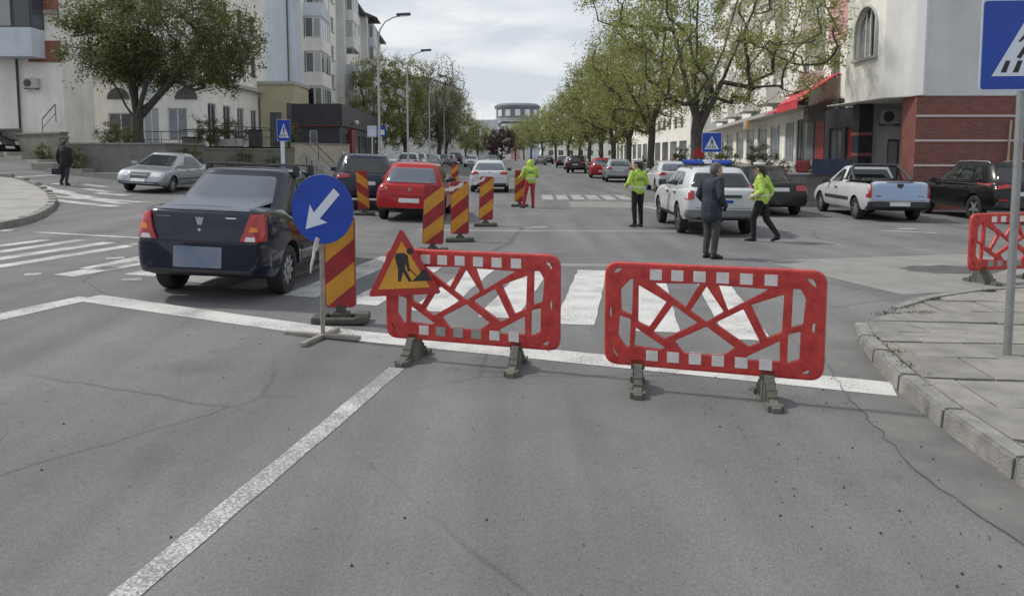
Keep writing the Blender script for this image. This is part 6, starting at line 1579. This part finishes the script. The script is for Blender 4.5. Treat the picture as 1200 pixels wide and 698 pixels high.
# ------------------------------------------------------------------ people
mat('skin', (.42, .26, .19), .55, var=.06, vscale=8)
mat('hair_dark', (.025, .02, .017), .6)
mat('hair_grey', (.10, .095, .09), .7)
mat('hivis', (.38, .55, .085), .65, var=.12, vscale=9, bump=.9, bscale=13)
mat('hivis_strip', (.62, .64, .62), .35)
mat('cloth_black', (.010, .010, .012), .85, var=.3, vscale=12, bump=.9, bscale=13)
mat('cloth_navy', (.022, .027, .040), .8, var=.25, vscale=10, bump=.9, bscale=13)
mat('cloth_grey', (.05, .05, .05), .85, var=.3, vscale=12, bump=.9, bscale=13)
mat('cloth_red', (.36, .03, .035), .8, var=.2, vscale=10, bump=.9, bscale=13)
mat('shoe', (.012, .012, .012), .5)
mat('cap_white', (.60, .61, .63), .6)
mat('print_dark', (.10, .14, .03), .7)
SLOTS = ['skin', 'hair', 'top', 'bottom', 'shoe', 'glove']
def hull(bm, a, ra, b, rb, sx=1, sy=1):
    """tapered capsule between two points added to bm"""
    for p, r in ((Vector(a), ra), (Vector(b), rb)):
        pass
    tmp = bmesh.new()
    for p, r in ((Vector(a), ra), (Vector(b), rb)):
        m = Matrix.Translation(p) @ Matrix.Diagonal((r * sx, r * sy, r, 1)); bmesh.ops.create_icosphere(tmp, subdivisions=2, radius=1, matrix=m)
    g_ = bmesh.ops.convex_hull(tmp, input=tmp.verts[:]); 
    dead = [v for v in tmp.verts if not v.link_faces]; bmesh.ops.delete(tmp, geom=dead, context='VERTS')
    me = bpy.data.meshes.new('t'); tmp.to_mesh(me); tmp.free(); bm.from_mesh(me); bpy.data.meshes.remove(me)
def person(loc, rz, label, J, mats_, s=1.0, coat=0, vox=.011, hat=None, extras=None, bulk=1.0, cat='person'):
    """figure facing +Y. J: joint positions; one continuous remeshed body, clothes by region"""
    prim = []     # (a, ra, b, rb, slot, sx, sy)
    def C_(a, ra, b, rb, m, sx=1, sy=1): prim.append((Vector(a), ra, Vector(b), rb, SLOTS.index(m), sx, sy))
    k = bulk
    pel, che, nek, hed = Vector(J['pelvis']), Vector(J['chest']), Vector(J['neck']), Vector(J['head'])
    up = (nek - pel).normalized()
    C_(pel, .145 * k, pel + (che - pel) * .55, .135 * k, 'bottom' if not coat else 'top', 1.12, .85)
    C_(pel + (che - pel) * .30, .15 * k, che, .155 * k, 'top', 1.15, .82)
    if coat: C_(pel + Vector((0, 0, .05)), .16 * k, pel - Vector((0, 0, coat)), .165 * k, 'top', 1.1, .9)
    else: C_(pel + Vector((0, 0, .10)), .152 * k, pel + Vector((0, 0, .02)), .152 * k, 'top', 1.12, .87)
    C_(che, .06, nek, .058, 'skin'); C_(nek, .056, hed - Vector((0, 0, .05)), .055, 'skin')
    C_(nek - Vector((0, 0, .05)), .085, nek - Vector((0, 0, .015)), .07, 'top', 1, .95)
    fd_ = Vector(J.get('face', (0, 1, 0))).normalized(); sdv = Vector((fd_.y, -fd_.x, 0)).normalized()
    C_(hed + Vector((0, 0, .03)), .092, hed - Vector((0, 0, .045)) + fd_ * .018, .072, 'skin', .92, 1.06)
    C_(hed + fd_ * .085 + Vector((0, 0, .005)), .012, hed + fd_ * .108 - Vector((0, 0, .022)), .014, 'skin')
    C_(hed + fd_ * .07 - Vector((0, 0, .085)), .026, hed + fd_ * .055 - Vector((0, 0, .09)), .03, 'skin')
    for q in (-1, 1): C_(hed + sdv * .086 * q + Vector((0, 0, .012)), .016, hed + sdv * .088 * q - Vector((0, 0, .02)), .013, 'skin', 1, 1)
    C_(hed - fd_ * .02 + Vector((0, 0, .045)), .098, hed - fd_ * .05 + Vector((0, 0, -.01)), .085, 'hair', .95, 1)
    for q, nm in ((-1, 'l'), (1, 'r')):
        sh, el, wr, ha = Vector(J['sh_' + nm]), Vector(J['el_' + nm]), Vector(J['wr_' + nm]), Vector(J['ha_' + nm])
        C_(che + (sh - che) * .55 + up * .02, .085 * k, sh, .072 * k, 'top'); C_(sh, .07 * k, el, .056 * k, 'top'); C_(el, .056 * k, wr, .043 * k, 'top')
        hd_ = (ha - wr).normalized() if (ha - wr).length > 1e-4 else Vector((0, 0, -1)); sd2 = hd_.cross(Vector((q * .3, 1, .1))).normalized(); nrm = hd_.cross(sd2)
        C_(wr, .027, wr + hd_ * .05, .033, 'glove', 1, 1)
        for f, (off, ln) in enumerate(((-.030, .062), (-.010, .074), (.010, .070), (.029, .054))):
            b0 = wr + hd_ * .065 + sd2 * off; b1 = b0 + hd_ * ln * .55 + nrm * .006; b2 = b1 + hd_ * ln * .45 + nrm * .022
            C_(wr + hd_ * .04 + sd2 * off * .7, .014, b0, .0115, 'glove'); C_(b0, .0112, b1, .010, 'glove'); C_(b1, .010, b2, .0085, 'glove')
        t0 = wr + hd_ * .03 - sd2 * .028; C_(t0, .014, t0 + hd_ * .035 - sd2 * .028 + nrm * .01, .0115, 'glove'); C_(t0 + hd_ * .035 - sd2 * .028 + nrm * .01, .0112, t0 + hd_ * .062 - sd2 * .03 + nrm * .024, .009, 'glove')
        hp, kn, an, to = Vector(J['hip_' + nm]), Vector(J['kn_' + nm]), Vector(J['an_' + nm]), Vector(J['to_' + nm])
        C_(hp, .092 * k, kn, .066 * k, 'bottom'); C_(kn, .066 * k, an + Vector((0, 0, .02)), .053, 'bottom'); C_(an, .042, an - Vector((0, 0, .035)), .042, 'shoe')
        hl = an + (an - to).normalized() * .035; hl.z = an.z - .045
        C_(hl, .038, to, .03, 'shoe'); C_(an - Vector((0, 0, .03)), .042, (an + to) / 2, .038, 'shoe')
    bm = bmesh.new()
    for p in prim: hull(bm, p[0], p[1], p[2], p[3], p[5], p[6])
    me = bpy.data.meshes.new('body'); bm.to_mesh(me); bm.free()
    o = bpy.data.objects.new('tmp', me); col.objects.link(o); md = o.modifiers.new('r', 'REMESH'); md.mode = 'VOXEL'; md.voxel_size = vox; md.use_smooth_shade = True
    m2 = o.modifiers.new('s', 'SMOOTH'); m2.factor = .5; m2.iterations = 2
    dg = bpy.context.evaluated_depsgraph_get(); dg.update(); bme = bpy.data.meshes.new_from_object(o.evaluated_get(dg)); bpy.data.objects.remove(o)
    n = len(bme.polygons); cen = np.zeros(n * 3); bme.polygons.foreach_get('center', cen); cen = cen.reshape(-1, 3)
    best = np.full(n, 9.); idx = np.zeros(n, int)
    for a, ra, b, rb, m, sx, sy in prim:
        S = np.array([1 / sx, 1 / sy, 1]); A = np.array(a); B = np.array(b); ab = (B - A); Q = (cen - A); L2 = max((ab * S * ab * S).sum(), 1e-9)
        t = np.clip(((Q * S) * (ab * S)).sum(1) / L2, 0, 1); d = np.linalg.norm((Q - t[:, None] * ab) * S, axis=1) - (ra + (rb - ra) * t)
        if m == 2: d -= .004
        w_ = d < best; best[w_] = d[w_]; idx[w_] = m
    bme.name = 'body'; bme.materials.clear()
    for x in SLOTS: bme.materials.append(MATS[mats_.get(x, 'skin')])
    bme.polygons.foreach_set('material_index', idx.astype(np.int32)); bme.polygons.foreach_set('use_smooth', [True] * n); bme.update()
    zmin = min(v.co.z for v in bme.vertices); 
    t = empty('person', (loc[0], loc[1], tz(loc[0], loc[1]) - zmin * s), rz, label, cat); t.scale = (s, s, s)
    body = link('body', bme, [mats_.get(x, 'skin') for x in SLOTS], t)
    # eyes and mouth
    for q in (-1, 1):
        e = hed + fd_ * .092 + sdv * .033 * q + Vector((0, 0, .012)); mb = MB(); mb.lathe([(.001, -.008), (.009, -.004), (.009, .004), (.001, .008)], 8, Matrix.Translation(e)); mb.build('eye', 'hair_dark', t)
    e = hed + fd_ * .098 - Vector((0, 0, .062)); MB().tube(e - sdv * .02, e + sdv * .02, .005, n=6).build('mouth', 'panel_red', t)
    if hat == 'peaked':
        T = Matrix.Translation(hed + Vector((0, 0, .055))); mb = MB(); mb.lathe([(.104, 0), (.106, .03), (.135, .065), (.13, .09), (.06, .10), (.001, .10)], 20, T); mb.build('cap', 'cap_white', t, sm=50)
        mb = MB(); mb.lathe([(.107, .002), (.108, .028)], 20, T); mb.build('cap_band', 'cloth_navy', t, sm=60)
        ang_ = math.atan2(fd_.y, fd_.x); arc = [(.10 * cos(a), .10 * sin(a)) for a in [ang_ - 1 + 2 * i / 8 for i in range(9)]] + [(.165 * cos(a), .165 * sin(a)) for a in [ang_ + .75 - 1.5 * i / 8 for i in range(9)]]
        MB().prism(arc, -.012, -.002, T).build('peak', 'cloth_black', t)
    if hat == 'flat':
        T = Matrix.Translation(hed + Vector((0, 0, .045)) + fd_ * .02) @ Matrix.Diagonal((1, 1.0, 1, 1)); mb = MB(); mb.lathe([(.104, -.01), (.125, .025), (.12, .055), (.07, .08), (.001, .085)], 20, T); mb.build('cap', 'cloth_grey', t, sm=60)
        ang_ = math.atan2(fd_.y, fd_.x); arc = [(.09 * cos(a), .09 * sin(a)) for a in [ang_ - .9 + 1.8 * i / 8 for i in range(9)]] + [(.165 * cos(a), .165 * sin(a)) for a in [ang_ + .6 - 1.2 * i / 8 for i in range(9)]]
        MB().prism(arc, .0, .014, T).build('peak', 'cloth_grey', t)
    if extras: extras(t, J, bme)
    return t
def pose(**k):
    J = dict(pelvis=(0, 0, .95), chest=(0, 0, 1.27), neck=(0, .005, 1.47), head=(0, .02, 1.60), face=(0, 1, 0),
        sh_l=(-.19, 0, 1.39), el_l=(-.24, -.03, 1.11), wr_l=(-.23, .06, .88), ha_l=(-.23, .09, .78), sh_r=(.19, 0, 1.39), el_r=(.24, -.03, 1.11), wr_r=(.23, .06, .88), ha_r=(.23, .09, .78),
        hip_l=(-.09, 0, .92), kn_l=(-.10, .02, .50), an_l=(-.10, -.02, .09), to_l=(-.12, .15, .035), hip_r=(.09, 0, .92), kn_r=(.10, .02, .50), an_r=(.10, -.02, .09), to_r=(.12, .15, .035))
    J.update(k); return J
def band(bme, z0, z1, m, parent, name, grow=.006, xr=9, yr=9, slot=2):
    """reflective band or print following the clothing: a copy of the skin between two heights, pushed out a little"""
    bm = bmesh.new(); bm.from_mesh(bme)
    for f in [f for f in bm.faces if not (z0 <= f.calc_center_median().z <= z1 and abs(f.calc_center_median().x) < xr and f.calc_center_median().y < yr and f.material_index == slot)]: bm.faces.remove(f)
    bm.normal_update()
    for v in [v for v in bm.verts if not v.link_faces]: bm.verts.remove(v)
    for v in bm.verts: v.co += v.normal * grow
    for f in bm.faces: f.material_index = 0
    me = bpy.data.meshes.new(name); bm.to_mesh(me); bm.free(); link(name, me, m, parent)
HV = dict(skin='skin', hair='hair_dark', top='hivis', bottom='cloth_black', shoe='shoe', glove='skin')
def vest(t, J, bme):
    band(bme, 1.015, 1.055, 'hivis_strip', t, 'reflective_band'); band(bme, 1.20, 1.235, 'print_dark', t, 'back_print', xr=.12, yr=-.02); band(bme, 1.26, 1.285, 'print_dark', t, 'back_print', xr=.09, yr=-.02)
def ponytail(t, J, bme):
    vest(t, J, bme); h = Vector(J['head']); f = Vector(J['face']).normalized()
    MB().path([h - f * .09 + Vector((0, 0, .02)), h - f * .125 - Vector((0, 0, .06)), h - f * .115 - Vector((0, 0, .17)), h - f * .10 - Vector((0, 0, .25))], [.03, .036, .03, .008], 8).build('ponytail', 'hair_dark', t, sm=60)
# officer standing in the road, seen from behind, hands in front
person((3.09, 18.2), radians(28), 'officer in white cap and yellow-green jacket standing left of the police car', pose(face=(-.5, .8, -.05), el_l=(-.30, .0, 1.15), wr_l=(-.24, .20, 1.06), ha_l=(-.16, .27, 1.05), el_r=(.29, .0, 1.14), wr_r=(.15, .20, 1.05), ha_r=(.06, .25, 1.04)), HV, s=.955, hat='peaked', extras=vest, bulk=1.06)
# officer striding to the left
person((5.16, 15.3), radians(52), 'officer in white cap and yellow-green jacket walking past the police car', pose(face=(-.1, 1, -.1), chest=(0, .03, 1.27), neck=(0, .05, 1.47), head=(0, .08, 1.60),
    el_l=(-.27, -.10, 1.13), wr_l=(-.22, .12, 1.02), ha_l=(-.20, .20, .99), el_r=(.28, -.12, 1.13), wr_r=(.26, -.02, .92), ha_r=(.26, .05, .84),
    kn_l=(-.09, .15, .52), an_l=(-.09, .13, .10), to_l=(-.10, .31, .04), kn_r=(.09, -.08, .50), an_r=(.09, -.34, .15), to_r=(.10, -.21, .045)), HV, s=.94, hat='peaked', extras=ponytail, bulk=1.16)
# man in dark coat, hands in pockets, looking right
person((3.42, 12.69), radians(-62), 'grey-haired man in a long dark jacket standing before the police car', pose(face=(.25, 1, -.06), chest=(0, .0, 1.26), neck=(0, .05, 1.45), head=(0, .10, 1.57),
    el_l=(-.27, -.05, 1.12), wr_l=(-.23, .10, .95), ha_l=(-.19, .14, .90), el_r=(.27, -.05, 1.12), wr_r=(.23, .10, .95), ha_r=(.19, .14, .90)),
    dict(skin='skin', hair='hair_grey', top='cloth_navy', bottom='cloth_grey', shoe='shoe', glove='cloth_navy'), s=.975, coat=.17, bulk=1.13)
# worker leaning towards the delineator
def hood(t, J, bme):
    vest(t, J, bme); h = Vector(J['head']); mb = MB(); mb.lathe([(.115, -.12), (.13, -.04), (.125, .05), (.08, .11), (.001, .135)], 16, Matrix.Translation(h)); mb.build('hood', 'hivis', t, sm=60)
person((.60, 24.5), radians(20), 'worker in yellow-green jacket and red trousers beside the farthest delineator', pose(face=(-.3, 1, -.2), pelvis=(.02, 0, .95), chest=(.03, .05, 1.26), neck=(.05, .10, 1.43), head=(.06, .14, 1.54), el_l=(-.28, .12, 1.10), wr_l=(-.26, .30, 1.05), ha_l=(-.25, .38, 1.03), el_r=(.30, .05, 1.12), wr_r=(.2, .25, 1.05), ha_r=(.14, .3, 1.03), sh_l=(-.17, .05, 1.36), sh_r=(.22, .05, 1.36), an_l=(-.2, .1, .09), kn_l=(-.15, .08, .5), to_l=(-.24, .27, .035)),
    dict(HV, bottom='cloth_red', hair='hivis'), s=.96, extras=hood, bulk=1.08)
# walker with a bag at the side street
def scarf(t, J, bme):
    n = Vector(J['neck']); mb = MB(); mb.lathe([(.07, -.05), (.10, -.02), (.10, .03), (.075, .06)], 16, Matrix.Translation(n + Vector((0, .0, .03)))); mb.build('scarf', 'hair_grey', t, sm=60)
w1_ = person((-16.75, 27.9), radians(-5), 'walker in a black coat on the side street crossing, seen from behind', pose(face=(.3, 1, 0), kn_l=(-.13, .10, .51), an_l=(-.22, .02, .10), to_l=(-.24, .19, .035), kn_r=(.08, -.02, .50), an_r=(.10, -.12, .10), to_r=(.12, .05, .035), wr_l=(-.27, .02, .87), ha_l=(-.27, .03, .77), el_l=(-.29, -.03, 1.12)),
    dict(skin='skin', hair='hair_dark', top='cloth_black', bottom='cloth_navy', shoe='shoe', glove='skin'), s=.97, coat=.14, extras=scarf, bulk=1.22)
hb = empty('handbag', (-17.08, 27.9, w1_.location.z + .40), radians(10), 'dark handbag carried by the walker in the black coat', 'handbag')
MB().box(-.17, .17, -.06, .06, 0, .24, ch=.03).build('bag', 'cloth_navy', hb, sm=40); MB().path([(-.1, 0, .23), (-.06, 0, .34), (.06, 0, .34), (.1, 0, .23)], .01, 6).build('strap', 'cloth_black', hb)
person((9.05, 42.0), radians(160), 'distant pedestrian in dark clothes on the right pavement by the trunk', pose(), dict(skin='skin', hair='hair_dark', top='cloth_black', bottom='cloth_grey', shoe='shoe', glove='skin'), s=1.0, vox=.016, bulk=1.1)
person((10.2, 58.0), radians(170), 'far pedestrian in dark clothes beyond the parked red car', pose(), dict(skin='skin', hair='hair_dark', top='cloth_grey', bottom='cloth_black', shoe='shoe', glove='skin'), s=1.0, vox=.018, bulk=1.1)
